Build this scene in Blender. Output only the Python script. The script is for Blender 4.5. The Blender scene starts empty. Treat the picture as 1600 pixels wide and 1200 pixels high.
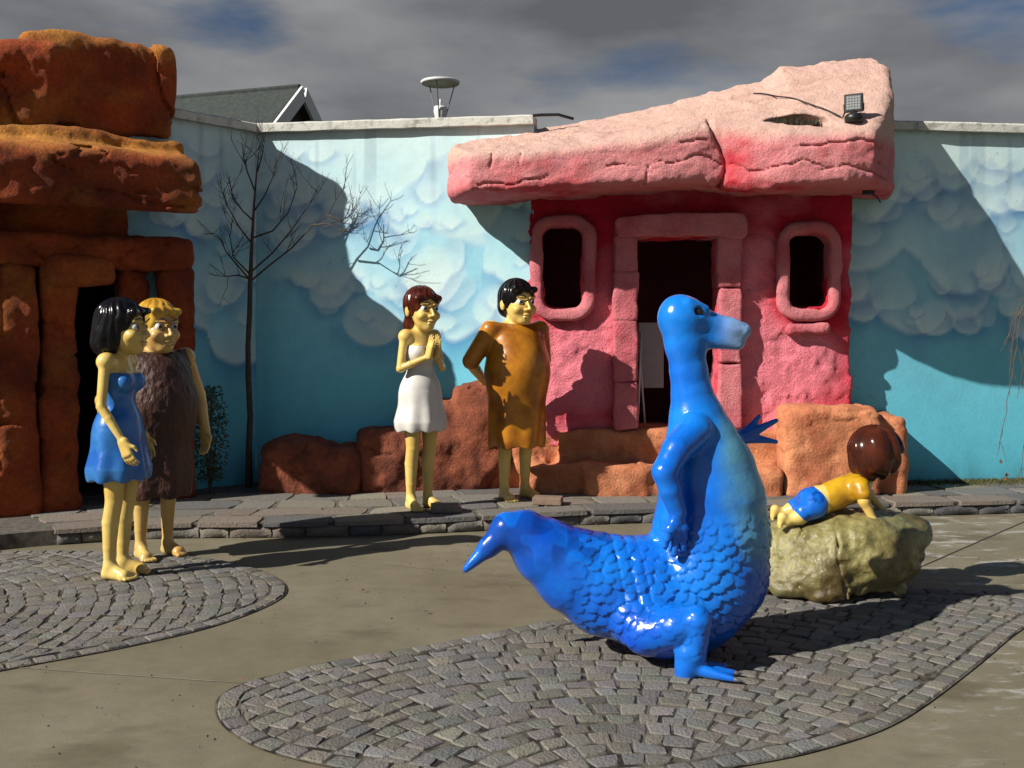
import bpy, bmesh, math, random
import numpy as np
from mathutils import Vector, Matrix

random.seed(7)
rng = np.random.default_rng(7)
SC = bpy.context.scene
COL = SC.collection
R = math.radians

# ------------------------------------------------------------------ camera, sky, sun, exposure
EYE, F = 1.6, 1600.0          # eye height (m), focal length in photo pixels
HX, HY = 800.0, 510.0         # horizon point in the photo
cam_d = bpy.data.cameras.new("camera")
cam_d.sensor_width = 36.0
cam_d.lens = 36.0 * F / 1600.0
cam_d.shift_y = -(600 - HY) / 1600.0
cam_d.clip_end = 3000
cam = bpy.data.objects.new("camera", cam_d)
cam.location = (0, 0, EYE)
cam.rotation_euler = (R(90), 0, 0)
COL.objects.link(cam)
SC.camera = cam

SUN_AZ, SUN_EL = 30.0, 35.0   # light travels to the right and away
sun_dir = Vector((math.cos(R(SUN_AZ)) * math.cos(R(SUN_EL)), math.sin(R(SUN_AZ)) * math.cos(R(SUN_EL)), -math.sin(R(SUN_EL))))
sd = bpy.data.lights.new("sun", 'SUN')
sd.energy = 5.0
sd.angle = R(0.53)
sd.color = (1.0, 0.945, 0.86)
so = bpy.data.objects.new("sun", sd)
so.rotation_euler = sun_dir.to_track_quat('-Z', 'Y').to_euler()
so.location = (-6, -4, 9)
COL.objects.link(so)

world = bpy.data.worlds.new("World")
SC.world = world
world.use_nodes = True
wn, wl = world.node_tree.nodes, world.node_tree.links
wn.clear()
w_out = wn.new('ShaderNodeOutputWorld')
w_bg = wn.new('ShaderNodeBackground')
w_bg.inputs['Strength'].default_value = 0.05
w_sky = wn.new('ShaderNodeTexSky')
w_sky.sky_type = 'NISHITA'
w_sky.sun_disc = False
w_sky.sun_elevation = R(SUN_EL)
w_sky.sun_rotation = math.atan2(-sun_dir.x, -sun_dir.y)
w_sky.air_density = 1.0
w_sky.dust_density = 0.3
w_sky.ozone_density = 3.0
w_tc = wn.new('ShaderNodeTexCoord')
w_map = wn.new('ShaderNodeMapping')
w_map.inputs['Scale'].default_value = (1.0, 1.0, 3.0)
w_map.inputs['Location'].default_value = (1.35, 0.6, 0.15)
wl.new(w_tc.outputs['Generated'], w_map.inputs['Vector'])
w_n1 = wn.new('ShaderNodeTexNoise')
w_n1.inputs['Scale'].default_value = 2.6
w_n1.inputs['Detail'].default_value = 6
w_n1.inputs['Roughness'].default_value = 0.52
wl.new(w_map.outputs[0], w_n1.inputs['Vector'])
w_r1 = wn.new('ShaderNodeValToRGB')     # cover
w_r1.color_ramp.elements[0].position = 0.33
w_r1.color_ramp.elements[1].position = 0.45
wl.new(w_n1.outputs['Fac'], w_r1.inputs['Fac'])
w_n2 = wn.new('ShaderNodeTexNoise')     # light and dark of the cloud deck
w_n2.inputs['Scale'].default_value = 3.0
w_n2.inputs['Detail'].default_value = 5
w_n2.inputs['Roughness'].default_value = 0.5
wl.new(w_map.outputs[0], w_n2.inputs['Vector'])
w_r2 = wn.new('ShaderNodeValToRGB')
w_r2.color_ramp.elements[0].position = 0.38
w_r2.color_ramp.elements[0].color = (2.0, 2.1, 2.36, 1)
w_r2.color_ramp.elements[1].position = 0.64
w_r2.color_ramp.elements[1].color = (5.0, 5.05, 5.15, 1)
wl.new(w_n2.outputs['Fac'], w_r2.inputs['Fac'])
w_mul = wn.new('ShaderNodeMix')
w_mul.data_type = 'RGBA'
w_mul.blend_type = 'MULTIPLY'
w_mul.inputs[0].default_value = 1.0
w_mul.inputs[7].default_value = (0.55, 0.62, 0.72, 1)
wl.new(w_sky.outputs[0], w_mul.inputs[6])
w_mix = wn.new('ShaderNodeMix')
w_mix.data_type = 'RGBA'
w_sep = wn.new('ShaderNodeSeparateXYZ')
wl.new(w_tc.outputs['Generated'], w_sep.inputs[0])
w_fade = wn.new('ShaderNodeMapRange')
w_fade.interpolation_type = 'SMOOTHSTEP'
w_fade.inputs['From Min'].default_value = 0.36
w_fade.inputs['From Max'].default_value = 0.62
w_fade.inputs['To Min'].default_value = 1.0
w_fade.inputs['To Max'].default_value = 0.12
wl.new(w_sep.outputs['Z'], w_fade.inputs['Value'])
w_cov = wn.new('ShaderNodeMath')
w_cov.operation = 'MULTIPLY'
wl.new(w_r1.outputs[0], w_cov.inputs[0])
wl.new(w_fade.outputs[0], w_cov.inputs[1])
wl.new(w_cov.outputs[0], w_mix.inputs[0])
wl.new(w_mul.outputs[2], w_mix.inputs[6])
wl.new(w_r2.outputs[0], w_mix.inputs[7])
wl.new(w_mix.outputs[2], w_bg.inputs['Color'])
wl.new(w_bg.outputs[0], w_out.inputs['Surface'])

SC.view_settings.view_transform = 'Standard'
SC.view_settings.look = 'None'
SC.view_settings.exposure = 0.28
SC.view_settings.gamma = 1.0
SC.cycles.diffuse_bounces = 1
SC.view_settings.use_curve_mapping = False


# ------------------------------------------------------------------ helpers
def P(px, py, d):
    """photo pixel at distance d -> world point"""
    return Vector(((px - HX) / F * d, d, EYE - (py - HY) / F * d))


def G(px, py, z=0.0):
    d = F * (EYE - z) / (py - HY)
    return Vector(((px - HX) / F * d, d, z))


def tag(o, label=None, cat=None, group=None, kind=None):
    if label: o['label'] = label
    if cat: o['category'] = cat
    if group: o['group'] = group
    if kind: o['kind'] = kind
    return o


def empty(name, loc, rz=0.0, label=None, cat=None, group=None, kind=None):
    o = bpy.data.objects.new(name, None)
    o.location = loc
    o.rotation_euler = (0, 0, rz)
    o.empty_display_size = 0.1
    COL.objects.link(o)
    return tag(o, label, cat, group, kind)


def link(name, me, mat=None, parent=None, smooth=True):
    if mat is not None and not me.materials:
        me.materials.append(mat)
    o = bpy.data.objects.new(name, me)
    COL.objects.link(o)
    if parent is not None:
        o.parent = parent
    if smooth and len(me.polygons):
        me.polygons.foreach_set('use_smooth', [True] * len(me.polygons))
    return o


def np_mesh(name, V, faces, col=None):
    """V (n,3), faces (m,4) or (m,3)"""
    me = bpy.data.meshes.new(name)
    V = np.asarray(V, dtype=np.float32)
    faces = np.asarray(faces, dtype=np.int32)
    k = faces.shape[1]
    me.vertices.add(len(V))
    me.vertices.foreach_set('co', V.ravel())
    me.loops.add(faces.size)
    me.loops.foreach_set('vertex_index', faces.ravel())
    me.polygons.add(len(faces))
    me.polygons.foreach_set('loop_start', np.arange(0, faces.size, k, dtype=np.int32))
    me.polygons.foreach_set('loop_total', np.full(len(faces), k, dtype=np.int32))
    me.update(calc_edges=True)
    me.validate()
    if col is not None:
        set_col(me, col)
    return me


def set_col(me, col):
    col = np.asarray(col, dtype=np.float32)
    if col.shape[1] == 3:
        col = np.hstack([col, np.ones((len(col), 1), np.float32)])
    a = me.attributes.new('Col', 'FLOAT_COLOR', 'POINT')
    a.data.foreach_set('color', col.ravel())


def lin(r, g, b):
    f = lambda c: (c / 255 / 12.92) if c / 255 <= 0.04045 else ((c / 255 + 0.055) / 1.055) ** 2.4
    return np.array([f(r), f(g), f(b)])


# ---- noise (numpy value noise)
def _hash(i, j, k, seed):
    with np.errstate(over='ignore'):
        h = (i.astype(np.uint32) * np.uint32(374761393) + j.astype(np.uint32) * np.uint32(668265263)
             + k.astype(np.uint32) * np.uint32(2246822519) + np.uint32(seed * 3266489917 & 0xffffffff))
        h = (h ^ (h >> np.uint32(13))) * np.uint32(1274126177)
        h = h ^ (h >> np.uint32(16))
    return h.astype(np.float32) / np.float32(4294967295.0) * 2 - 1


def vnoise(p, seed=0):
    i = np.floor(p).astype(np.int64)
    f = (p - i).astype(np.float32)
    u = f * f * f * (f * (f * 6 - 15) + 10)
    x, y, z = i[:, 0], i[:, 1], i[:, 2]
    o = 0
    for dx in (0, 1):
        wx = u[:, 0] if dx else 1 - u[:, 0]
        for dy in (0, 1):
            wy = u[:, 1] if dy else 1 - u[:, 1]
            for dz in (0, 1):
                wz = u[:, 2] if dz else 1 - u[:, 2]
                o = o + wx * wy * wz * _hash(x + dx, y + dy, z + dz, seed)
    return o


def fbm(p, scale=1.0, octv=4, seed=0, gain=0.5):
    p = np.asarray(p, dtype=np.float64) * scale
    o, a = 0, 1.0
    for k in range(octv):
        o = o + a * vnoise(p + 17.3 * k, seed + k)
        p = p * 2.03
        a *= gain
    return o


def sstep(a, b, x):
    t = np.clip((x - a) / (b - a), 0, 1)
    return t * t * (3 - 2 * t)


# ---- signed distance field on a grid, meshed by surface nets
class Field:
    def __init__(self, lo, hi, h):
        self.lo = np.array(lo, float)
        self.h = h
        self.n = np.ceil((np.array(hi, float) - self.lo) / h).astype(int) + 1
        self.D = np.full(self.n, 1.0, np.float32)

    def _sub(self, a, b):
        i0 = np.clip(np.floor((np.asarray(a) - self.lo) / self.h).astype(int), 0, self.n - 1)
        i1 = np.clip(np.ceil((np.asarray(b) - self.lo) / self.h).astype(int) + 1, 1, self.n)
        sl = tuple(slice(i0[k], max(i1[k], i0[k] + 1)) for k in range(3))
        ax = [self.lo[k] + self.h * np.arange(sl[k].start, sl[k].stop) for k in range(3)]
        X = ax[0][:, None, None].astype(np.float32)
        Y = ax[1][None, :, None].astype(np.float32)
        Z = ax[2][None, None, :].astype(np.float32)
        return sl, X, Y, Z

    def put(self, a, b, fn, k=0.02, op='add', m=None):
        m = (k + 3 * self.h) if m is None else m
        sl, X, Y, Z = self._sub(np.asarray(a, float) - m, np.asarray(b, float) + m)
        d = np.broadcast_to(fn(X, Y, Z), self.D[sl].shape).astype(np.float32)
        A = self.D[sl]
        if op == 'add':
            hh = np.maximum(k - np.abs(A - d), 0) / max(k, 1e-6)
            self.D[sl] = np.minimum(A, d) - hh * hh * k * 0.25
        elif op == 'sub':
            hh = np.maximum(k - np.abs(A + d), 0) / max(k, 1e-6)
            self.D[sl] = np.maximum(A, -d) + hh * hh * k * 0.25
        return self

    def cap(self, a, b, ra, rb=None, k=0.02, op='add', sy=1.0):
        """tapered capsule"""
        rb = ra if rb is None else rb
        a, b = np.asarray(a, float), np.asarray(b, float)
        r = max(ra, rb)
        ba = b - a
        L2 = max(float(ba @ ba), 1e-9)

        def fn(X, Y, Z):
            x, y, z = X - a[0], Y - a[1], Z - a[2]
            t = np.clip((x * ba[0] + y * ba[1] + z * ba[2]) / L2, 0, 1)
            return np.sqrt((x - t * ba[0]) ** 2 + ((y - t * ba[1]) / sy) ** 2 + (z - t * ba[2]) ** 2) - (ra + (rb - ra) * t)
        return self.put(np.minimum(a, b) - r * max(1, sy), np.maximum(a, b) + r * max(1, sy), fn, k, op)

    def chain(self, pts, rad, k=0.02, op='add', sy=1.0):
        for i in range(len(pts) - 1):
            self.cap(pts[i], pts[i + 1], rad[i], rad[i + 1], k, op, sy)
        return self

    def ell(self, c, r, k=0.02, op='add', rot=None):
        c, r = np.asarray(c, float), np.asarray(r, float)
        M = np.eye(3) if rot is None else np.array(rot.to_3x3() if hasattr(rot, 'to_3x3') else rot)

        def fn(X, Y, Z):
            x, y, z = X - c[0], Y - c[1], Z - c[2]
            if rot is not None:
                q = [M[0, i] * x + M[1, i] * y + M[2, i] * z for i in range(3)]
            else:
                q = [x, y, z]
            k0 = np.sqrt((q[0] / r[0]) ** 2 + (q[1] / r[1]) ** 2 + (q[2] / r[2]) ** 2)
            k1 = np.sqrt((q[0] / r[0] ** 2) ** 2 + (q[1] / r[1] ** 2) ** 2 + (q[2] / r[2] ** 2) ** 2)
            return k0 * (k0 - 1) / np.maximum(k1, 1e-6)
        m = r.max()
        return self.put(c - m if rot is not None else c - r, c + m if rot is not None else c + r, fn, k, op)

    def box(self, c, hs, rd=0.03, k=0.02, op='add', rz=0.0, slope=0.0):
        c, hs = np.asarray(c, float), np.asarray(hs, float)
        ca, sa = math.cos(rz), math.sin(rz)

        def fn(X, Y, Z):
            x, y, z = X - c[0], Y - c[1], Z - c[2]
            x, y = ca * x + sa * y, -sa * x + ca * y
            z = z + slope * y
            qx, qy, qz = np.abs(x) - hs[0] + rd, np.abs(y) - hs[1] + rd, np.abs(z) - hs[2] + rd
            return (np.sqrt(np.maximum(qx, 0) ** 2 + np.maximum(qy, 0) ** 2 + np.maximum(qz, 0) ** 2)
                    + np.minimum(np.maximum(qx, np.maximum(qy, qz)), 0) - rd)
        e = np.array([abs(ca) * hs[0] + abs(sa) * hs[1], abs(sa) * hs[0] + abs(ca) * hs[1], hs[2] + abs(slope) * hs[1]])
        return self.put(c - e, c + e, fn, k, op)

    def noise(self, fn, band=0.14):
        idx = np.argwhere(np.abs(self.D) < band)
        if len(idx):
            p = self.lo + idx * self.h
            self.D[idx[:, 0], idx[:, 1], idx[:, 2]] += fn(p).astype(np.float32)
        return self

    def mesh(self, name, colfn=None, relax=0):
        D = self.D
        D[0], D[-1], D[:, 0], D[:, -1], D[:, :, 0], D[:, :, -1] = 1, 1, 1, 1, 1, 1
        s = D < 0
        c = [D[i:D.shape[0] - 1 + i, j:D.shape[1] - 1 + j, k:D.shape[2] - 1 + k] for i in (0, 1) for j in (0, 1) for k in (0, 1)]
        sg = [s[i:D.shape[0] - 1 + i, j:D.shape[1] - 1 + j, k:D.shape[2] - 1 + k] for i in (0, 1) for j in (0, 1) for k in (0, 1)]
        cnt = sum(x.astype(np.int8) for x in sg)
        cells = np.argwhere((cnt > 0) & (cnt < 8))
        ids = np.full(cnt.shape, -1, np.int32)
        ci, cj, ck = cells.T
        ids[ci, cj, ck] = np.arange(len(cells))
        cd = np.stack([x[ci, cj, ck] for x in c], 1)
        offs = np.array([(i, j, k) for i in (0, 1) for j in (0, 1) for k in (0, 1)], float)
        acc = np.zeros((len(cells), 3))
        num = np.zeros(len(cells))
        for a in range(8):
            for b in range(a + 1, 8):
                if np.abs(offs[a] - offs[b]).sum() != 1:
                    continue
                da, db = cd[:, a], cd[:, b]
                m = (da < 0) != (db < 0)
                t = np.where(m, da / np.where(m, da - db, 1), 0)
                acc += np.where(m[:, None], offs[a] + t[:, None] * (offs[b] - offs[a]), 0)
                num += m
        V = self.lo + (cells + acc / np.maximum(num, 1)[:, None]) * self.h
        faces = []
        for ax in range(3):
            o1, o2 = [(1, 2), (2, 0), (0, 1)][ax]
            sa = np.take(s, range(0, s.shape[ax] - 1), ax)
            sb = np.take(s, range(1, s.shape[ax]), ax)
            e = np.argwhere(sa != sb)
            e = e[(e[:, o1] > 0) & (e[:, o2] > 0) & (e[:, o1] < s.shape[o1] - 1) & (e[:, o2] < s.shape[o2] - 1)]
            q = []
            for d1, d2 in ((-1, -1), (0, -1), (0, 0), (-1, 0)):
                w = e.copy()
                w[:, o1] += d1
                w[:, o2] += d2
                q.append(ids[w[:, 0], w[:, 1], w[:, 2]])
            q = np.stack(q, 1)
            flip = ~s[e[:, 0], e[:, 1], e[:, 2]]
            q[flip] = q[flip][:, ::-1]
            faces.append(q)
        Fc = np.concatenate(faces)
        Fc = Fc[(Fc >= 0).all(1)]
        for _ in range(relax):
            s_ = np.zeros_like(V)
            n_ = np.zeros(len(V))
            for a in range(4):
                for b in ((a + 1) % 4, (a + 3) % 4):
                    np.add.at(s_, Fc[:, a], V[Fc[:, b]])
                    np.add.at(n_, Fc[:, a], 1)
            V = V * 0.4 + 0.6 * s_ / np.maximum(n_, 1)[:, None]
        self.V, self.F = V, Fc
        return np_mesh(name, V, Fc, None if colfn is None else colfn(V))


def vnormals(V, Fc):
    n = np.cross(V[Fc[:, 2]] - V[Fc[:, 0]], V[Fc[:, 3]] - V[Fc[:, 1]])
    N = np.zeros_like(V)
    for a in range(4):
        np.add.at(N, Fc[:, a], n)
    return N / np.maximum(np.linalg.norm(N, axis=1), 1e-9)[:, None]


# ---- loose mesh collector
class MB:
    def __init__(self):
        self.v, self.f = [], []

    def add(self, vs, fs):
        o = len(self.v)
        self.v += [tuple(x) for x in vs]
        self.f += [tuple(i + o for i in f) for f in fs]
        return self

    def box(self, c, s, rz=0.0, taper=1.0):
        ca, sa = math.cos(rz), math.sin(rz)
        vs = []
        for z in (-1, 1):
            t = taper if z > 0 else 1.0
            for x, y in ((-1, -1), (1, -1), (1, 1), (-1, 1)):
                a, b = x * s[0] * t, y * s[1] * t
                vs.append((c[0] + ca * a - sa * b, c[1] + sa * a + ca * b, c[2] + z * s[2]))
        return self.add(vs, [(3, 2, 1, 0), (4, 5, 6, 7), (0, 1, 5, 4), (1, 2, 6, 5), (2, 3, 7, 6), (3, 0, 4, 7)])

    def tube(self, pts, rad, n=6):
        pts = [Vector(p) for p in pts]
        vs, fs = [], []
        up = Vector((0.31, 0.92, 0.23))
        for i, p in enumerate(pts):
            t = (pts[min(i + 1, len(pts) - 1)] - pts[max(i - 1, 0)]).normalized()
            a = t.cross(up)
            a = a.normalized() if a.length > 1e-4 else t.orthogonal().normalized()
            b = t.cross(a)
            r = rad[i] if hasattr(rad, '__len__') else rad
            for k in range(n):
                w = 2 * math.pi * k / n
                vs.append(p + (a * math.cos(w) + b * math.sin(w)) * r)
        for i in range(len(pts) - 1):
            for k in range(n):
                fs.append((i * n + k, i * n + (k + 1) % n, (i + 1) * n + (k + 1) % n, (i + 1) * n + k))
        fs.append(tuple(range(n - 1, -1, -1)))
        fs.append(tuple((len(pts) - 1) * n + k for k in range(n)))
        return self.add(vs, fs)

    def lathe(self, prof, c=(0, 0, 0), n=24):
        vs, fs = [], []
        for r, z in prof:
            for k in range(n):
                w = 2 * math.pi * k / n
                vs.append((c[0] + r * math.cos(w), c[1] + r * math.sin(w), c[2] + z))
        for i in range(len(prof) - 1):
            for k in range(n):
                fs.append((i * n + k, i * n + (k + 1) % n, (i + 1) * n + (k + 1) % n, (i + 1) * n + k))
        fs.append(tuple(range(n - 1, -1, -1)))
        fs.append(tuple((len(prof) - 1) * n + k for k in range(n)))
        return self.add(vs, fs)

    def mesh(self, name, col=None):
        me = bpy.data.meshes.new(name)
        me.from_pydata(self.v, [], self.f)
        me.update()
        if col is not None:
            set_col(me, col)
        return me

    def build(self, name, mat, parent=None, smooth=False, bevel=0.0, col=None):
        o = link(name, self.mesh(name, col), mat, parent, smooth)
        if bevel:
            m = o.modifiers.new('bevel', 'BEVEL')
            m.width = bevel
            m.segments = 2
            m.limit_method = 'ANGLE'
        return o


# ------------------------------------------------------------------ materials
MATS = {}


def mat(name, color=(0.5, 0.5, 0.5), rough=0.7, color2=None, nscale=6.0, ndetail=6, contrast=(0.35, 0.65),
        bump=0.0, bscale=60.0, bdetail=4, coat=0.0, spec=0.5, attr=False, mottling=0.0, mscale=25.0, stretch=None, metal=0.0,
        bump2=0.0, b2scale=400.0):
    m = bpy.data.materials.new(name)
    m.use_nodes = True
    nt = m.node_tree
    N, L = nt.nodes, nt.links
    b = N['Principled BSDF']
    b.inputs['Roughness'].default_value = rough
    b.inputs['Specular IOR Level'].default_value = spec
    b.inputs['Metallic'].default_value = metal
    if coat:
        b.inputs['Coat Weight'].default_value = coat
        b.inputs['Coat Roughness'].default_value = 0.06
    tc = N.new('ShaderNodeTexCoord')
    src = tc.outputs['Object']
    if stretch:
        mp = N.new('ShaderNodeMapping')
        mp.inputs['Scale'].default_value = stretch
        L.new(src, mp.inputs['Vector'])
        src = mp.outputs[0]

    def noise(scale, detail, rough_=0.55):
        n = N.new('ShaderNodeTexNoise')
        n.inputs['Scale'].default_value = scale
        n.inputs['Detail'].default_value = detail
        n.inputs['Roughness'].default_value = rough_
        L.new(src, n.inputs['Vector'])
        return n
    colo = None
    if attr:
        at = N.new('ShaderNodeAttribute')
        at.attribute_name = 'Col'
        colo = at.outputs['Color']
    elif color2 is not None:
        n = noise(nscale, ndetail)
        r = N.new('ShaderNodeValToRGB')
        r.color_ramp.elements[0].position, r.color_ramp.elements[1].position = contrast
        r.color_ramp.elements[0].color = (*color, 1)
        r.color_ramp.elements[1].color = (*color2, 1)
        L.new(n.outputs['Fac'], r.inputs['Fac'])
        colo = r.outputs['Color']
    if mottling:
        n = noise(mscale, 7, 0.65)
        r = N.new('ShaderNodeMapRange')
        r.inputs['From Min'].default_value = 0.3
        r.inputs['From Max'].default_value = 0.7
        r.inputs['To Min'].default_value = 1 - mottling
        r.inputs['To Max'].default_value = 1 + mottling
        L.new(n.outputs['Fac'], r.inputs['Value'])
        mx = N.new('ShaderNodeMix')
        mx.data_type = 'RGBA'
        mx.blend_type = 'MULTIPLY'
        mx.inputs[0].default_value = 1
        if colo is not None:
            L.new(colo, mx.inputs[6])
        else:
            mx.inputs[6].default_value = (*color, 1)
        L.new(r.outputs[0], mx.inputs[7])
        colo = mx.outputs[2]
    if colo is not None:
        L.new(colo, b.inputs['Base Color'])
    else:
        b.inputs['Base Color'].default_value = (*color, 1)
    last = None
    for st, sc_, dt in ((bump, bscale, bdetail), (bump2, b2scale, 3)):
        if st:
            n = noise(sc_, dt, 0.6)
            bp = N.new('ShaderNodeBump')
            bp.inputs['Strength'].default_value = st
            bp.inputs['Distance'].default_value = 0.02
            L.new(n.outputs['Fac'], bp.inputs['Height'])
            if last is not None:
                L.new(last.outputs[0], bp.inputs['Normal'])
            last = bp
    if last is not None:
        L.new(last.outputs[0], b.inputs['Normal'])
        if coat:
            L.new(last.outputs[0], b.inputs['Coat Normal'])
    m['nodes_end'] = True
    MATS[name] = m
    return m


M_mural = mat('mural_paint', rough=0.75, attr=True, bump=0.10, bscale=35, mottling=0.06, mscale=9, bump2=0.08, b2scale=180)
M_coping = mat('coping', color=(0.62, 0.62, 0.56), color2=(0.30, 0.30, 0.26), nscale=14, contrast=(0.5, 0.72), rough=0.85, bump=0.3, bscale=60)
M_pinkwall = mat('pink_stucco', rough=0.9, attr=True, bump=0.95, bscale=48, bdetail=8, mottling=0.16, mscale=60, bump2=0.7, b2scale=120)
M_orange = mat('orange_rock', color=lin(150, 66, 30), color2=lin(120, 45, 22), nscale=5, rough=0.92, attr=True, bump=0.95, bscale=38, bdetail=8, mottling=0.3, mscale=28, bump2=0.6, b2scale=150)
M_step = mat('sandstone_paint', rough=0.9, color=lin(212, 140, 98), color2=lin(178, 104, 70), nscale=4.5, bump=0.6, bscale=45, bdetail=6, mottling=0.2, mscale=35, bump2=0.3, b2scale=170)
M_rockshade = mat('shaded_rock_paint', rough=0.9, color=lin(150, 82, 55), color2=lin(102, 52, 35), nscale=4.5, bump=0.7, bscale=45, bdetail=6, mottling=0.25, mscale=30, bump2=0.3, b2scale=170)  # darker than the step paint: the boulders' shade is put into the colour
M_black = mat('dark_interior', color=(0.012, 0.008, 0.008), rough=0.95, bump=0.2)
M_kerb = mat('kerb_stone', rough=0.85, attr=True, bump=0.6, bscale=45, bdetail=6, mottling=0.25, mscale=60)
M_cobble = mat('granite_cobble', rough=0.85, attr=True, bump=0.85, bscale=70, bdetail=6, mottling=0.28, mscale=170)
M_soil = mat('joint_soil', color=(0.022, 0.016, 0.010), color2=(0.14, 0.125, 0.095), nscale=9, ndetail=7, contrast=(0.42, 0.56), rough=1.0, bump=0.6, bscale=150)
M_mortar = mat('mortar', color=(0.17, 0.15, 0.12), color2=(0.07, 0.06, 0.05), nscale=18, rough=1.0, bump=0.5, bscale=110)
M_roofing = mat('roof_shingle', color=(0.028, 0.036, 0.034), color2=(0.05, 0.06, 0.055), nscale=14, rough=0.9, bump=0.4, bscale=50)
M_white = mat('white_paint', color=(0.72, 0.73, 0.72), rough=0.5, mottling=0.08)
M_grey = mat('grey_board', color=(0.33, 0.35, 0.36), rough=0.55, mottling=0.08, mscale=8)
M_lampmetal = mat('lamp_metal', color=(0.10, 0.10, 0.105), rough=0.45, mottling=0.1)
M_plastic = mat('black_plastic', color=(0.012, 0.012, 0.013), rough=0.42, mottling=0.1)
M_led = mat('led_panel', color=(0.13, 0.14, 0.13), rough=0.35, mottling=0.1)
M_bark = mat('bark', color=(0.045, 0.034, 0.026), color2=(0.09, 0.07, 0.055), nscale=40, rough=0.9, bump=0.5, bscale=120)
M_twig = mat('dry_twig', color=(0.16, 0.11, 0.06), color2=(0.09, 0.06, 0.035), nscale=30, rough=0.9)
M_leaf = mat('dry_leaf', color=(0.22, 0.09, 0.035), color2=(0.12, 0.05, 0.02), nscale=30, rough=0.8)
M_evergreen = mat('evergreen_leaf', color=(0.02, 0.045, 0.018), color2=(0.04, 0.07, 0.025), nscale=12, rough=0.6)
M_grass = mat('dry_grass', color=(0.13, 0.11, 0.035), color2=(0.055, 0.075, 0.02), nscale=9, rough=0.9)
M_drygrass = mat('withered_grass', color=(0.10, 0.09, 0.055), color2=(0.035, 0.035, 0.02), nscale=25, rough=0.95)
M_brick = mat('grey_brick', color=(0.17, 0.13, 0.11), color2=(0.24, 0.20, 0.17), nscale=20, rough=0.9, bump=0.4, bscale=100)
M_plaque = mat('brown_brick', color=(0.21, 0.14, 0.10), color2=(0.27, 0.19, 0.14), nscale=20, rough=0.9, bump=0.4, bscale=100)
# painted fibreglass
GL = dict(rough=0.33, coat=0.4, bump=0.10, bscale=26, spec=0.4)
M_skin = mat('skin_paint', color=lin(230, 202, 118), color2=lin(216, 172, 82), nscale=4, contrast=(0.45, 0.7), mottling=0.07, mscale=16, **GL)
M_skin2 = mat('skin_paint_dull', color=lin(216, 184, 112), color2=lin(194, 140, 74), nscale=4, contrast=(0.45, 0.7), mottling=0.08, mscale=16, **GL)
M_bluedress = mat('blue_dress_paint', color=lin(20, 92, 178), color2=lin(70, 140, 205), nscale=5, contrast=(0.4, 0.75), mottling=0.1, mscale=22, **GL)
M_whitedress = mat('white_dress_paint', color=lin(216, 213, 206), mottling=0.06, mscale=18, rough=0.5, coat=0.1, bump=0.05, bscale=20)
M_ochre = mat('ochre_tunic_paint', color=lin(200, 130, 30), color2=lin(140, 80, 18), nscale=4, contrast=(0.42, 0.68), mottling=0.14, mscale=20, **GL)
M_fur = mat('brown_tunic_paint', color=lin(78, 46, 34), color2=lin(52, 30, 24), nscale=8, rough=0.5, mottling=0.2, mscale=40, bump=0.5, bscale=60, stretch=(1, 1, 0.5))
M_hairblack = mat('black_hair_paint', color=(0.006, 0.005, 0.006), rough=0.2, coat=0.0, spec=0.35)
M_hairauburn = mat('auburn_hair_paint', color=lin(92, 36, 20), color2=lin(60, 22, 13), nscale=9, rough=0.22, coat=0.1, spec=0.4)
M_hairblond = mat('blond_hair_paint', color=lin(220, 178, 60), color2=lin(178, 128, 36), nscale=9, **GL)
M_hairbrown = mat('brown_hair_paint', color=lin(84, 38, 20), color2=lin(46, 20, 12), nscale=7, rough=0.2, coat=0.1, spec=0.4)
M_yellowtop = mat('yellow_shirt_paint', color=lin(205, 160, 30), color2=lin(160, 112, 22), nscale=7, mottling=0.1, **GL)
M_blueshorts = mat('blue_shorts_paint', color=lin(16, 104, 205), color2=lin(10, 60, 150), nscale=14, contrast=(0.55, 0.66), **GL)
M_lip = mat('lip_paint', color=lin(150, 70, 40), rough=0.3, coat=0.4)
M_brow = mat('brow_paint', color=lin(46, 26, 16), rough=0.5)
M_eyewhite = mat('eye_white_paint', color=(0.78, 0.76, 0.68), rough=0.15, coat=0.5)
M_iris = mat('iris_paint', color=(0.02, 0.012, 0.008), rough=0.12, coat=0.5)
M_dino = mat('blue_reptile_paint', rough=0.25, coat=0.6, attr=True, bump=0.14, bscale=30, bdetail=5, mottling=0.12, mscale=14, spec=0.4)
M_rockpaint = mat('green_rock_paint', rough=0.36, coat=0.28, attr=True, bump=0.6, bscale=30, bdetail=6, mottling=0.3, mscale=24)


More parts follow.
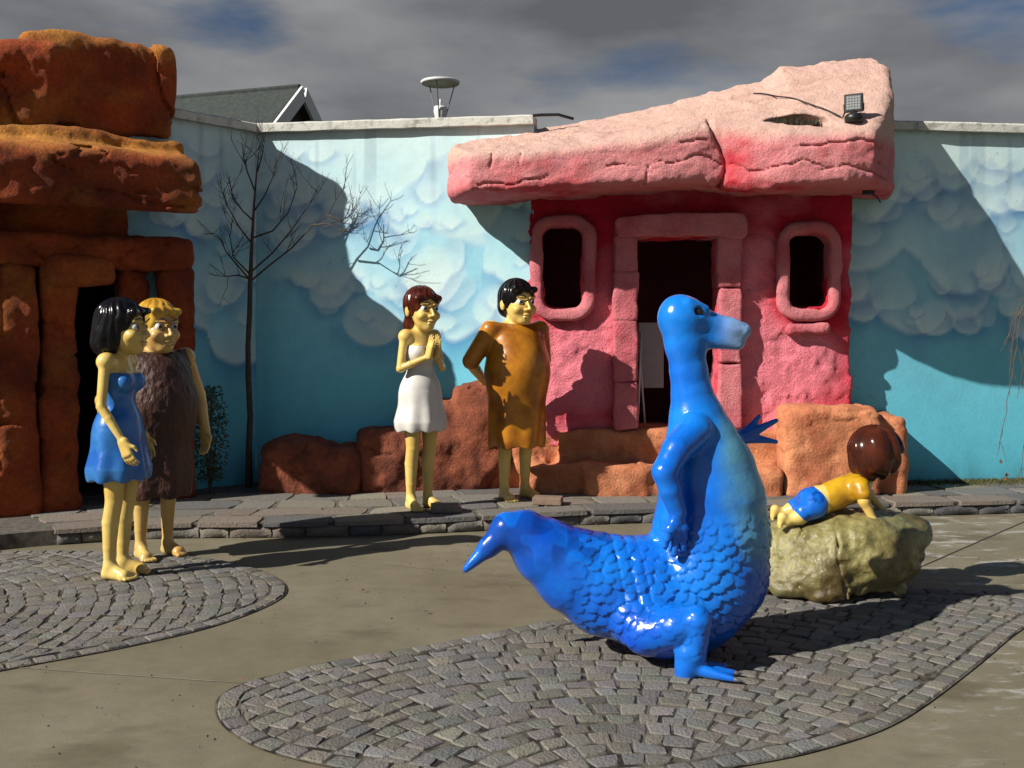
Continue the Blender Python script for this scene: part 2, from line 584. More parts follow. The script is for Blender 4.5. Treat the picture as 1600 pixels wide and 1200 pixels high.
def concrete_material():
    m = bpy.data.materials.new('concrete')
    m.use_nodes = True
    N, L = m.node_tree.nodes, m.node_tree.links
    b = N['Principled BSDF']
    b.inputs['Roughness'].default_value = 0.72
    tc = N.new('ShaderNodeTexCoord')

    def noise(scale, detail, rough=0.55, stretch=None, loc=(0, 0, 0)):
        mp = N.new('ShaderNodeMapping')
        mp.inputs['Scale'].default_value = stretch or (1, 1, 1)
        mp.inputs['Location'].default_value = loc
        L.new(tc.outputs['Object'], mp.inputs['Vector'])
        n = N.new('ShaderNodeTexNoise')
        n.inputs['Scale'].default_value = scale
        n.inputs['Detail'].default_value = detail
        n.inputs['Roughness'].default_value = rough
        L.new(mp.outputs[0], n.inputs['Vector'])
        return n.outputs['Fac']

    def ramp(fac, p0, c0, p1, c1):
        r = N.new('ShaderNodeValToRGB')
        r.color_ramp.elements[0].position = p0
        r.color_ramp.elements[1].position = p1
        r.color_ramp.elements[0].color = (*c0, 1)
        r.color_ramp.elements[1].color = (*c1, 1)
        L.new(fac, r.inputs['Fac'])
        return r.outputs['Color']

    def mix(a, bb, fac, mode='MIX'):
        x = N.new('ShaderNodeMix')
        x.data_type = 'RGBA'
        x.blend_type = mode
        if isinstance(fac, float): x.inputs[0].default_value = fac
        else: L.new(fac, x.inputs[0])
        for s, i in ((a, 6), (bb, 7)):
            if isinstance(s, tuple): x.inputs[i].default_value = (*s, 1)
            else: L.new(s, x.inputs[i])
        return x.outputs[2]
    base = ramp(noise(0.9, 6), 0.35, (0.165, 0.142, 0.088), 0.68, (0.222, 0.195, 0.132))
    c = mix(base, ramp(noise(7, 7, 0.7), 0.3, (0.86, 0.86, 0.86), 0.7, (1.1, 1.1, 1.1)), 1.0, 'MULTIPLY')
    c = mix(c, ramp(noise(1.4, 5, 0.5, (1, 2.2, 1), (4, 2, 0)), 0.30, (0.66, 0.64, 0.58), 0.42, (1, 1, 1)), 1.0, 'MULTIPLY')
    c = mix(c, ramp(noise(160, 3, 0.7), 0.3, (0.84, 0.84, 0.84), 0.7, (1.12, 1.12, 1.12)), 1.0, 'MULTIPLY')
    # lime bloom, only on the far side
    sx = N.new('ShaderNodeSeparateXYZ')
    L.new(tc.outputs['Object'], sx.inputs[0])
    mr = N.new('ShaderNodeMapRange')
    mr.inputs['From Min'].default_value = 1.3
    mr.inputs['From Max'].default_value = 2.4
    L.new(sx.outputs['X'], mr.inputs['Value'])
    bl = ramp(noise(2.3, 8, 0.72, (1, 2.6, 1), (1.3, 7.7, 0)), 0.53, (0, 0, 0), 0.64, (0.8, 0.8, 0.8))
    mu = N.new('ShaderNodeMath')
    mu.operation = 'MULTIPLY'
    L.new(bl, mu.inputs[0])
    L.new(mr.outputs[0], mu.inputs[1])
    c = mix(c, (0.5, 0.5, 0.48), mu.outputs[0])
    L.new(c, b.inputs['Base Color'])
    bp = N.new('ShaderNodeBump')
    bp.inputs['Strength'].default_value = 0.25
    bp.inputs['Distance'].default_value = 0.01
    L.new(noise(120, 5, 0.65), bp.inputs['Height'])
    L.new(bp.outputs[0], b.inputs['Normal'])
    return m


M_concrete = concrete_material()

# ------------------------------------------------------------------ ground
gm = MB()
gm.add([(-400, -60, 0), (400, -60, 0), (400, 900, 0), (-400, 900, 0)], [(0, 1, 2, 3)])
ground = tag(gm.build('ground', M_concrete), kind='structure')
M_added_lawn = mat('added_lawn', color=(0.035, 0.05, 0.016), color2=(0.06, 0.065, 0.025), nscale=3, rough=0.95, bump=0.6, bscale=60)  # unseen dark grass round the yard, added to cut light bounced off the ground
for q in ([(-60, -50, .004), (60, -50, .004), (60, 1.6, .004), (-60, 1.6, .004)], [(-60, 1.6, .004), (-6.6, 1.6, .004), (-6.6, 60, .004), (-60, 60, .004)],
          [(7.4, 1.6, .004), (60, 1.6, .004), (60, 60, .004), (7.4, 60, .004)], [(-6.6, 11.4, .004), (7.4, 11.4, .004), (7.4, 60, .004), (-6.6, 60, .004)]):
    tag(MB().add(q, [(0, 1, 2, 3)]).build('added_lawn', M_added_lawn), kind='structure')

# expansion joint across the concrete and a paler, filled one
M_joint = mat('joint_filler', color=(0.035, 0.03, 0.025), rough=0.95)
M_joint_pale = mat('joint_pale', color=(0.30, 0.28, 0.22), color2=(0.18, 0.16, 0.11), nscale=6, rough=0.95)
for (a, b), w, mm in (((G(1395, 905), G(1640, 798)), 0.012, M_joint), ((G(-60, 1038), G(470, 1074)), 0.007, M_joint_pale), ((G(540, 876), G(900, 912)), 0.006, M_joint_pale)):
    a, b = Vector(a), Vector(b)
    t = (b - a).normalized()
    n = Vector((-t.y, t.x, 0)) * w
    vs = []
    for i in range(15):
        p = a.lerp(b, i / 14) + n * random.uniform(-.25, .25)
        vs += [p - n * 0.5 + Vector((0, 0, .003)), p + n * 0.5 + Vector((0, 0, .003))]
    j = MB().add(vs, [(2 * i, 2 * i + 2, 2 * i + 3, 2 * i + 1) for i in range(14)])
    tag(j.build('expansion_joint', mm, ground), kind='structure')


def smooth_closed(pts, n=8):
    o = []
    m = len(pts)
    for i in range(m):
        p0, p1, p2, p3 = (Vector(pts[(i + k - 1) % m]) for k in range(4))
        for j in range(n):
            t = j / n
            o.append(0.5 * ((2 * p1) + (p2 - p0) * t + (2 * p0 - 5 * p1 + 4 * p2 - p3) * t * t + (3 * p1 - p0 - 3 * p2 + p3) * t ** 3))
    return o


def poly_sd(px, poly):
    """signed distance (negative inside) of points px (n,2) to polygon (m,2)"""
    a = poly
    b = np.roll(poly, -1, 0)
    ba = b - a
    pa = px[:, None, :] - a[None]
    t = np.clip((pa * ba).sum(-1) / np.maximum((ba * ba).sum(-1), 1e-12), 0, 1)
    q = pa - t[..., None] * ba
    d2 = (q * q).sum(-1)
    k = d2.argmin(1)
    d = np.sqrt(d2[np.arange(len(px)), k])
    y0, y1 = a[:, 1], b[:, 1]
    c = (y0[None] > px[:, 1:2]) != (y1[None] > px[:, 1:2])
    xi = a[:, 0] + (px[:, 1:2] - y0) / np.where(np.abs(y1 - y0) < 1e-12, 1e-12, y1 - y0) * ba[:, 0]
    ins = ((c & (px[:, 0:1] < xi)).sum(1) % 2) == 1
    near = a[k] + t[np.arange(len(px)), k][:, None] * ba[k]
    return np.where(ins, -d, d), near


def stone_verts(quad, zt, zb, gap, inset, jit):
    """irregular low stone with a worn top on a plan quad; returns verts, faces"""
    c = quad.mean(0)
    ring = []
    for i in range(4):
        p, q = quad[i], quad[(i + 1) % 4]
        ring.append(p + (c - p) * random.uniform(0.02, 0.12))
        ring.append((p + q) / 2 + (q - p) * random.uniform(-.08, .08))
    ring = np.array(ring)
    v = ring - c
    L = np.linalg.norm(v, axis=1)[:, None]
    ring = c + v * np.maximum(0.3, 1 - gap / np.maximum(L, 1e-4))
    tz = zt + random.uniform(-jit, jit)
    tx, ty = random.uniform(-.016, .016), random.uniform(-.016, .016)
    V = []
    for sc_, z in ((1.0, zb), (0.985, tz - 0.005), (1 - inset, tz)):
        for p in ring:
            w = c + (p - c) * sc_
            V.append((w[0], w[1], z + (0 if z == zb else (w[0] - c[0]) * tx + (w[1] - c[1]) * ty + random.uniform(-.001, .001))))
    V.append((c[0], c[1], tz + 0.0025))
    Fs = []
    for l in (0, 1):
        for i in range(8):
            j = (i + 1) % 8
            Fs.append((l * 8 + i, l * 8 + j, (l + 1) * 8 + j, (l + 1) * 8 + i))
    for i in range(8):
        Fs.append((16 + i, 16 + (i + 1) % 8, 24))
    return V, Fs


def cobble_island(outline, centre, label, cell=0.098):
    pts = smooth_closed([(p.x, p.y, 0) for p in outline], 10)
    poly = np.array([(p.x, p.y) for p in pts])
    if (poly[:, 0] * np.roll(poly[:, 1], -1) - np.roll(poly[:, 0], -1) * poly[:, 1]).sum() < 0:
        poly = poly[::-1]
    bed = MB().add([(x, y, 0.0065) for x, y in poly], [tuple(range(len(poly)))])
    isl = tag(bed.build('cobble_paving', M_soil), label, kind='structure')
    quads = []
    seg = np.roll(poly, -1, 0) - poly
    sl = np.linalg.norm(seg, axis=1)
    cum = np.concatenate([[0], np.cumsum(sl)])

    def at(s):
        s = s % cum[-1]
        i = min(np.searchsorted(cum, s, 'right') - 1, len(seg) - 1)
        t = seg[i] / sl[i]
        return poly[i] + t * (s - cum[i]), np.array([-t[1], t[0]])
    s = 0
    while s < cum[-1] - 0.04:
        L = min(random.uniform(0.085, 0.135), cum[-1] - s)
        (p, n), (q, m) = at(s), at(s + L)
        quads.append(np.array([p + n * 0.004, q + m * 0.004, q + m * random.uniform(.092, .1), p + n * random.uniform(.092, .1)]))
        s += L
    C = np.array(centre)
    rmax = np.linalg.norm(poly - C, axis=1).max()
    r = 0.15
    row = 0
    while r < rmax:
        w = cell * random.uniform(0.92, 1.1)
        a = random.random()
        end = a + 2 * math.pi
        while a < end:
            da = random.uniform(0.075, 0.14) / (r + w / 2)
            wob = lambda: random.uniform(-.017, .017)
            q = np.array([C + (rr + wob()) * np.array([math.cos(aa + random.uniform(-.012, .012) / (r + .1)), math.sin(aa + random.uniform(-.012, .012) / (r + .1))]) for rr, aa in ((r, a), (r, a + da), (r + w, a + da), (r + w, a))])
            q = q[::-1] if ((q[1] - q[0])[0] * (q[2] - q[0])[1] - (q[1] - q[0])[1] * (q[2] - q[0])[0]) < 0 else q
            d, near = poly_sd(q, poly)
            if (d < -0.099).any():
                bad = d > -0.099
                if bad.any():
                    inn = near - q
                    ln = np.linalg.norm(inn, axis=1)[:, None]
                    dirn = np.where(d[:, None] > 0, inn, -inn) / np.maximum(ln, 1e-6)
                    tgt = near + dirn * 0.099
                    q = np.where(bad[:, None], tgt, q)
                e = q[2] - q[0]
                g = q[3] - q[1]
                if abs(e[0] * g[1] - e[1] * g[0]) / 2 > 0.3 * cell * cell:
                    quads.append(q)
            a += da
        r += w
        row += 1

    def size_in_view(q):
        c = q.mean(0)
        px = HX + F * c[0] / c[1]
        return -1.0 / c[1] if (-60 < px < 1660 and HY + F * EYE / c[1] < 1240) else 0.0
    quads.sort(key=size_in_view)
    rest, restc = MB(), []
    for i, q in enumerate(quads):
        V, Fs = stone_verts(q, 0.0118, 0.0, random.choice((.002, .003, .003, .0055)), 0.12, 0.003)
        t = random.gauss(0, 1)
        g = 0.180 * (1 + 0.13 * t)
        colr = np.array([g * random.uniform(0.96, 1.10), g * random.uniform(.95, .99), g * random.uniform(0.76, 0.95)])
        if i < 298:
            mb = MB().add(V, Fs)
            mb.build('cobble', M_cobble, isl, smooth=False, col=np.tile(colr, (len(V), 1)))
        else:
            rest.add(V, Fs)
            restc += [colr] * len(V)
    if restc:
        tag(rest.build('cobbles', M_cobble, isl, smooth=False, col=np.array(restc)), kind='stuff')
    return isl


right_out = [G(*p) for p in ((336, 1110), (352, 1082), (420, 1058), (520, 1035), (700, 1004), (850, 974), (1000, 950), (1180, 932), (1420, 922),
                             (1600, 928), (1690, 945), (1640, 962), (1590, 990), (1530, 1040), (1445, 1105), (1380, 1142), (1290, 1172), (1190, 1194), (1000, 1222), (760, 1228), (560, 1208), (420, 1178), (355, 1144))]
cobble_island(right_out, (G(1010, 1290).x, G(1010, 1290).y), 'grey cobbled island under the blue dinosaur and the green boulder')
left_out = [G(*p) for p in ((448, 918), (430, 942), (340, 978), (200, 1012), (0, 1050), (-300, 1110), (-560, 1060), (-420, 930), (-150, 872), (60, 862), (230, 866), (340, 876), (415, 895))]
cobble_island(left_out, (G(-420, 985).x, G(-420, 985).y), 'grey cobbled island under the two figures by the orange house')

# ------------------------------------------------------------------ terrace with kerb and flagstones
ZT = 0.12
kerb_px = [(-520, 930), (-200, 885), (0, 861), (154, 848), (250, 843), (455, 841), (600, 838), (666, 835), (747, 831), (900, 822), (1130, 815), (1240, 811), (1450, 807), (1600, 803), (1800, 797), (2100, 790)]
kerb = [G(*p) for p in kerb_px]
kp = []
for i in range(len(kerb) - 1):
    p0, p1, p2, p3 = kerb[max(i - 1, 0)], kerb[i], kerb[i + 1], kerb[min(i + 2, len(kerb) - 1)]
    for j in range(10):
        t = j / 10
        kp.append(0.5 * ((2 * p1) + (p2 - p0) * t + (2 * p0 - 5 * p1 + 4 * p2 - p3) * t * t + (3 * p1 - p0 - 3 * p2 + p3) * t ** 3))
kp.append(kerb[-1])
kp = np.array([(p.x, p.y) for p in kp])
kseg = np.diff(kp, axis=0)
ksl = np.linalg.norm(kseg, axis=1)
kcum = np.concatenate([[0], np.cumsum(ksl)])


def kat(s):
    i = int(np.clip(np.searchsorted(kcum, s, 'right') - 1, 0, len(kseg) - 1))
    t = kseg[i] / ksl[i]
    return kp[i] + t * (s - kcum[i]), np.array([-t[1], t[0]])


tb = MB()
nk = len(kp)
tv = [(x, y + 0.035, 0.0) for x, y in kp] + [(x, y + 0.035, ZT - 0.009) for x, y in kp] + [(x - (1.6 if i < 40 else 0), max(y + 2.6, 11.0) if i > 20 else 11.0, ZT - 0.009) for i, (x, y) in enumerate(kp)]
tb.add(tv, [(i, i + 1, nk + i + 1, nk + i) for i in range(nk - 1)] + [(nk + i, nk + i + 1, 2 * nk + i + 1, 2 * nk + i) for i in range(nk - 1)])
terrace = tag(tb.build('terrace', M_mortar), 'low stone paved terrace in front of the painted wall', kind='structure')


def kerb_stone(s0, s1, z0, z1):
    nx, nz = 5, 4
    V, Fs = [], []
    for k in range(nz):
        for i in range(nx):
            u, w = i / (nx - 1), k / (nz - 1)
            p, n = kat(s0 + (s1 - s0) * u)
            edge = (abs(u - .5) > .45) or (abs(w - .5) > .45)
            out = 0.0 if edge else random.uniform(0.012, 0.026)
            p = p + n * (0.022 - out)
            V.append((p[0] + random.uniform(-.004, .004), p[1], z0 + (z1 - z0) * w + random.uniform(-.004, .004)))
    for i in range(nx):
        p, n = kat(s0 + (s1 - s0) * i / (nx - 1))
        p = p + n * 0.09
        V.append((p[0], p[1], z1 - 0.003))
    for k in range(nz - 1):
        for i in range(nx - 1):
            Fs.append((k * nx + i, k * nx + i + 1, (k + 1) * nx + i + 1, (k + 1) * nx + i))
    for i in range(nx - 1):
        Fs.append(((nz - 1) * nx + i, (nz - 1) * nx + i + 1, nz * nx + i + 1, nz * nx + i))
    # close the ends
    for i in (0, nx - 1):
        Fs.append(tuple(k * nx + i for k in range(nz + 1)))
    return V, Fs


stone_tints = [(0.155, 0.145, 0.125), (0.115, 0.11, 0.105), (0.20, 0.18, 0.14), (0.165, 0.135, 0.11), (0.085, 0.085, 0.09)]
s = 2.2
while s < kcum[-1] - 1.0:
    L = random.uniform(0.16, 0.42)
    V, Fs = kerb_stone(s + 0.006, s + L - 0.006, 0.006, ZT - 0.036)
    g = np.array(random.choice(stone_tints)) * random.uniform(0.85, 1.15)
    MB().add(V, Fs).build('kerb_stone', M_kerb, terrace, smooth=True, col=np.tile(g, (len(V), 1)))
    s += L
# flagstones: rows of unequal slabs behind the kerb, the first row overhanging it
rows = [-0.006, 0.30, 0.62, 1.0, 1.42, 1.9]
for ri in range(len(rows) - 1):
    s = 2.0 + random.uniform(0, .2)
    while s < kcum[-1] - 1.0:
        L = random.uniform(0.26, 0.62)
        qs = []
        for ss, tt in ((s, rows[ri]), (s + L, rows[ri]), (s + L, rows[ri + 1]), (s, rows[ri + 1])):
            jj = 0.05 if ri > 0 else 0.02
            p, n = kat(ss + (random.uniform(-jj, jj) if tt != rows[0] else 0))
            qs.append(p + n * (tt + (random.uniform(-.03, .03) if tt > 0 else random.uniform(-.008, .008))))
        V, Fs = stone_verts(np.array(qs), ZT, ZT - 0.034, 0.004, 0.02, 0.0022)
        g = np.array(random.choice(stone_tints[:4])) * random.uniform(1.0, 1.35)
        MB().add(V, Fs).build('flagstone', M_kerb, terrace, smooth=False, col=np.tile(g, (len(V), 1)))
        s += L

# ------------------------------------------------------------------ painted boundary wall
ZW = 3.46
cA, cB = Vector((P(400, 0, 9.8).x, 9.8)), Vector((0.20, 9.40))
cA0 = cA + Vector((-0.64, -0.77)) * 1.35
cC, cD = Vector((3.05, 9.59)), Vector((6.6, 10.05))
wall = empty('boundary_wall', (0, 9.8, 0), label='tall garden wall painted as blue sky with white clouds', cat='wall')
cloud_rng = random.Random(11)


def mural(u, z, seed, rows_):
    """colour of the painted sky at wall coordinates (metres along, height)"""
    white, pale, sky, deep = lin(244, 250, 246), lin(160, 224, 240), lin(100, 202, 226), lin(40, 112, 182)
    p = np.stack([u, np.zeros_like(u), z], 1)
    uu = u + 0.06 * fbm(p, 2.2, 4, seed)
    zz = z + 0.05 * fbm(p, 2.2, 3, seed + 9)
    t = np.clip((z - 0.2) / 3.2, 0, 1)[:, None]
    t = t ** 2
    c = sky * (1 - t) + (sky * 0.35 + white * 0.65) * t
    c = c * (1 + 0.10 * fbm(p, 0.9, 3, seed + 4)[:, None])
    lr = random.Random(seed)
    for (zb, amp, u0, u1, soft) in rows_:                   # from the lowest bank of cloud upward
        edge = np.full(len(u), -9.0)
        x = u0
        base = zb + 0.26 * fbm(np.stack([u * 0.8, 0 * u, 0 * u + zb], 1), 1, 2, seed + 30)
        while x < u1:
            rad = lr.choice((0.09, 0.13, 0.18, 0.26, 0.36)) * lr.uniform(.85, 1.15) * amp
            drop = lr.uniform(-0.12, 0.14)
            dd = rad * rad - (uu - x) ** 2
            e = np.where(dd > 0, np.sqrt(np.maximum(dd, 0)) * 0.9 + drop, -9)
            edge = np.maximum(edge, e)
            x += rad * lr.uniform(1.0, 1.7)
        inside_u = sstep(u0 - 0.3, u0 + 0.2, u) * (1 - sstep(u1 - 0.2, u1 + 0.3, u))
        ez = base - np.maximum(edge, -0.05)                 # the bank's lower outline
        h = zz - ez
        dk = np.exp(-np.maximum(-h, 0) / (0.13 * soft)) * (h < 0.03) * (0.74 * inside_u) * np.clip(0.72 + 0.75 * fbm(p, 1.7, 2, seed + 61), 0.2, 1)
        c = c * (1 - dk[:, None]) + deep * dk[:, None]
        body = sstep(-0.03, 0.045, h) * np.exp(-np.maximum(h, 0) / (0.22 * soft)) * inside_u
        rim = pale * 0.5 + white * 0.5
        c = c * (1 - 0.92 * body[:, None]) + rim * 0.92 * body[:, None]
        puff = np.clip(fbm(p, 3.2, 3, seed + 50) * 0.5, -1, 1) * body
        c = c * (1 - 0.22 * np.clip(puff, 0, 1)[:, None]) + sky * 0.22 * np.clip(puff, 0, 1)[:, None]
    # single airbrushed puffs, pale inside with a blue shade under each
    for _ in range(int(16 * (u.max() - u.min()))):
        r_ = lr.choice((0.06, 0.09, 0.12, 0.16, 0.22)) * lr.uniform(.85, 1.2)
        cu, cz = lr.uniform(u.min(), u.max()), 3.3 - 1.75 * lr.random() ** 1.2
        du, dz = (uu - cu) / (r_ * 1.15), (zz - cz) / r_
        m = (np.abs(du) < 2) & (np.abs(dz) < 2)
        if not m.any():
            continue
        d = np.sqrt(du[m] ** 2 + dz[m] ** 2)
        up = np.clip(dz[m], -1, 1)
        st_ = lr.uniform(.45, .95)
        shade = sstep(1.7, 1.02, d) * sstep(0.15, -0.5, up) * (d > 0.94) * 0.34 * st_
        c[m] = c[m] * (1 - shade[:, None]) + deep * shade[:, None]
        glow = sstep(1.0, 0.86, d) * (0.55 + 0.35 * np.clip(-up, 0, 1) * sstep(0.5, 0.95, d)) * st_ * (0.35 + 0.65 * sstep(1.3, -0.6, dz[m]))
        c[m] = c[m] * (1 - glow[:, None]) + (pale * 0.35 + white * 0.65) * glow[:, None]
    crk = np.clip(1 - np.abs(fbm(p, 1.5, 4, seed + 90)) / 0.008, 0, 1) * sstep(0.1, 0.5, fbm(p, 0.9, 2, seed + 95)) * 0.35
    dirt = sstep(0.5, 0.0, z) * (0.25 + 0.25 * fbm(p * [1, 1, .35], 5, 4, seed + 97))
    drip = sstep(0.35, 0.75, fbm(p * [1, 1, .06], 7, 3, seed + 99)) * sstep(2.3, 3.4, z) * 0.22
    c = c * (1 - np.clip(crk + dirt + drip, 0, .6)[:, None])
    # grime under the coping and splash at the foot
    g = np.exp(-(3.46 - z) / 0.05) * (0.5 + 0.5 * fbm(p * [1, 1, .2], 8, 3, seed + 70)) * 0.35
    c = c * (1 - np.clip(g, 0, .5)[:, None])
    return np.clip(c, 0.01, 0.85)


def wall_panel(a, b, seed, rows_, u_off=0.0, thick=0.18):
    d = (b - a)
    L = d.length
    d = d / L
    n = Vector((d.y, -d.x))                 # towards the camera side
    res = 0.02
    nu, nz = int(L / res) + 1, int((ZW - 0.1) / res) + 1
    U, Z = np.meshgrid(np.linspace(0, L, nu), np.linspace(0.0, ZW, nz), indexing='ij')
    U, Z = U.ravel(), Z.ravel()
    wob = 0.006 * fbm(np.stack([U, 0 * U, Z], 1), 1.3, 3, seed + 5)
    V = np.stack([a.x + d.x * U + n.x * wob, a.y + d.y * U + n.y * wob, Z], 1)
    i = np.arange(nu - 1)[:, None] * nz + np.arange(nz - 1)[None]
    i = i.ravel()
    Fq = np.stack([i, i + nz, i + nz + 1, i + 1], 1)
    k = len(V)
    back = np.array([(a.x - n.x * thick, a.y - n.y * thick, 0), (b.x - n.x * thick, b.y - n.y * thick, 0), (b.x - n.x * thick, b.y - n.y * thick, ZW), (a.x - n.x * thick, a.y - n.y * thick, ZW)])
    V2 = np.vstack([V, back])
    c00, c10, c11, c01 = 0, (nu - 1) * nz, nu * nz - 1, nz - 1
    Fq = np.vstack([Fq, [[k + 1, k, k + 3, k + 2], [c00, c01, k + 3, k], [c10, k + 1, k + 2, c11], [c01, c11, k + 2, k + 3]]])
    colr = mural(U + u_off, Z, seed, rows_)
    colr = np.vstack([colr, np.full((4, 3), 0.5)])
    me = np_mesh('wall_panel', V2, Fq, colr)
    o = link('wall_panel', me, M_mural, None, smooth=False)
    o.location = -Vector(wall.location)
    o.parent = wall
    # coping
    cp = MB()
    ns = 24
    vs, fs = [], []
    for q in range(ns + 1):
        t = q / ns
        p = a.lerp(b, t)
        for off, z in ((0.07, ZW - 0.012), (0.07, ZW + 0.058), (0.05, ZW + 0.075), (-thick - 0.06, ZW + 0.085), (-thick - 0.06, ZW - 0.012)):
            w = p + n * (off + random.uniform(-.004, .004))
            vs.append((w.x, w.y - 9.8, z + random.uniform(-.003, .003)))
    for q in range(ns):
        for e in range(5):
            fs.append((q * 5 + e, (q + 1) * 5 + e, (q + 1) * 5 + (e + 1) % 5, q * 5 + (e + 1) % 5))
    fs += [tuple(range(5)), tuple(ns * 5 + e for e in range(4, -1, -1))]
    cp.add(vs, fs)
    cp.build('coping', M_coping, wall)


rB = [(1.75, 1.0, 1.2, 3.2, 1.2), (2.25, 1.1, 0.3, 2.9, 1.2), (2.75, 1.1, 1.0, 2.9, 1.1), (3.05, 1.2, -0.1, 1.9, 1.4)]
rA = [(1.7, 0.9, -0.3, 1.9, 1.2), (2.7, 1.1, -0.2, 1.9, 1.4)]
rC = [(1.72, 1.0, -0.3, 1.85, 0.9), (1.98, 0.7, 1.5, 3.8, 1.2), (2.25, 1.2, -0.3, 1.6, 1.1), (2.62, 1.0, 0.9, 3.8, 1.3), (3.0, 1.1, -0.3, 3.8, 1.3)]
wall_panel(cA0, cA, 5, rA)
wall_panel(cA, cB, 3, rB)
wall_panel(cC, cD, 8, rC)

# ------------------------------------------------------------------ pink rock house
HF = 9.30                                  # distance of its front
house = empty('pink_rock_house', (1.6, HF, 0), label='pink rock house with a big sloping slab roof', cat='house')
HL = Vector(house.location)


def hx(px): return (px - HX) / F * HF
def hz(py): return EYE - (py - HY) / F * HF


def place(me, name, m, root, smooth=True):
    o = link(name, me, m, None, smooth)
    o.location = -Vector(root.location)
    if root.rotation_euler.z:
        raise ValueError
    o.parent = root
    return o


def rbox2(x, z, cx, cz, hw, hh, r):
    qx, qz = np.abs(x - cx) - hw + r, np.abs(z - cz) - hh + r
    return np.sqrt(np.maximum(qx, 0) ** 2 + np.maximum(qz, 0) ** 2) + np.minimum(np.maximum(qx, qz), 0) - r


wins = [(hx(880), hz(418), 0.185, 0.375), (hx(1264), hz(424), 0.190, 0.345)]
door = (hx(1054), hz(530), hx(1117) - hx(1054), 0.97)
fw = Field((-0.05, 9.05, 0.45), (3.35, 11.2, 3.12), 0.022)
x0, x1 = hx(826), hx(1336)


def shell(X, Y, Z):
    """front bowed outwards, with the room hollowed out"""
    cx = (x0 + x1) / 2
    bow = HF + 0.10 * ((X - cx) / 1.48) ** 2
    out = np.maximum(np.maximum(bow - Y, Y - 11.0), np.maximum(np.abs(X - cx) - (x1 - x0) / 2, np.maximum(0.5 - Z, Z - 3.05)))
    inn = np.maximum(np.maximum(bow + 0.22 - Y, Y - 10.85), np.maximum(np.abs(X - cx) - (x1 - x0) / 2 + 0.12, np.maximum(0.64 - Z, Z - 2.95)))
    d = np.maximum(out, -inn)
    for (wx, wz, hw, hh) in wins:
        d = np.maximum(d, -np.maximum(rbox2(X, Z, wx, wz, hw, hh, 0.09), Y - 9.75))
    d = np.maximum(d, -np.maximum(rbox2(X, Z, door[0], door[1] - .05, door[2], door[3], 0.02), Y - 9.75))
    return d


fw.D[:] = 1
fw.put((-0.05, 9.05, .45), (3.35, 11.2, 3.12), shell, k=0.0001)
fw.noise(lambda p: 0.018 * fbm(p, 2.2, 4, 21) + 0.012 * fbm(p, 11, 4, 4, 0.65), 0.06)


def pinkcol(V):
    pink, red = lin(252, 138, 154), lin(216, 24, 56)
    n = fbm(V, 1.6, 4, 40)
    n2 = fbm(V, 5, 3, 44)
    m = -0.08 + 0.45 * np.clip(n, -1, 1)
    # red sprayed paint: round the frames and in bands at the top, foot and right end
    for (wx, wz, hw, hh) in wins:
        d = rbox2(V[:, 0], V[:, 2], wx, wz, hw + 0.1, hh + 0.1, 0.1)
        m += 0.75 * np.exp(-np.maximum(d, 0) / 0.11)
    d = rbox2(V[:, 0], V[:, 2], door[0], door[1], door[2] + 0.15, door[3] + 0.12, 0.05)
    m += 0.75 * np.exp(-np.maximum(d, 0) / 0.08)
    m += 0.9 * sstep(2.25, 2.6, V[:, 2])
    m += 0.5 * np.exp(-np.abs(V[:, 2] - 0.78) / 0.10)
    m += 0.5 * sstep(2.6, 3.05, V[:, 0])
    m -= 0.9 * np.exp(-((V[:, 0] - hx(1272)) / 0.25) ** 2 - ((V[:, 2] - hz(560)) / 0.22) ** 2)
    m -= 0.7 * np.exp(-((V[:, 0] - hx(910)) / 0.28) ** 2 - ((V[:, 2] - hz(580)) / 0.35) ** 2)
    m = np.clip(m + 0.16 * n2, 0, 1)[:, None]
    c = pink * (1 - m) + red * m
    room = (V[:, 1] > HF + 0.10 * ((V[:, 0] - (x0 + x1) / 2) / 1.48) ** 2 + 0.16)[:, None]      # unlit room: its shade put into the colour as dark maroon
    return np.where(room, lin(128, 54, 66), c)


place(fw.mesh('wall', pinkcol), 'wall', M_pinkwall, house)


def framecol(V):
    a, b = lin(228, 136, 142), lin(212, 98, 112)
    m = np.clip(0.4 + 0.5 * fbm(V, 4, 4, 60), 0, 1)[:, None]
    return a * (1 - m) + b * m


for (wx, wz, hw, hh) in wins:
    f = Field((wx - hw - .2, 9.0, wz - hh - .25), (wx + hw + .2, 9.8, wz + hh + .25), 0.014)

    def ring(X, Y, Z, wx=wx, wz=wz, hw=hw, hh=hh):
        bow = HF + 0.10 * ((X - 1.63) / 1.48) ** 2
        d2 = rbox2(X, Z, wx, wz, hw + 0.055, hh + 0.055, 0.16)
        q = np.abs(d2) - 0.056
        y = np.abs(Y - bow - 0.02) - 0.125
        r = 0.045
        q, y = q + r, y + r
        return np.sqrt(np.maximum(q, 0) ** 2 + np.maximum(y, 0) ** 2) + np.minimum(np.maximum(q, y), 0) - r
    f.put((wx - hw - .2, 9.0, wz - hh - .2), (wx + hw + .2, 9.8, wz + hh + .2), ring, k=0.001)
    f.noise(lambda p: 0.013 * fbm(p, 5, 4, 71), 0.06)
    place(f.mesh('window_frame', framecol), 'window_frame', M_pinkwall, house)
# sill lump under the window that stands right of the door
f = Field((2.35, 9.0, 1.42), (3.1, 9.6, 1.72), 0.014)
f.box((hx(1262), HF + 0.03, hz(514)), (0.20, 0.085, 0.05), 0.04, k=0.001).noise(lambda p: 0.012 * fbm(p, 6, 4, 73), 0.06)
place(f.mesh('window_sill', framecol), 'window_sill', M_pinkwall, house)
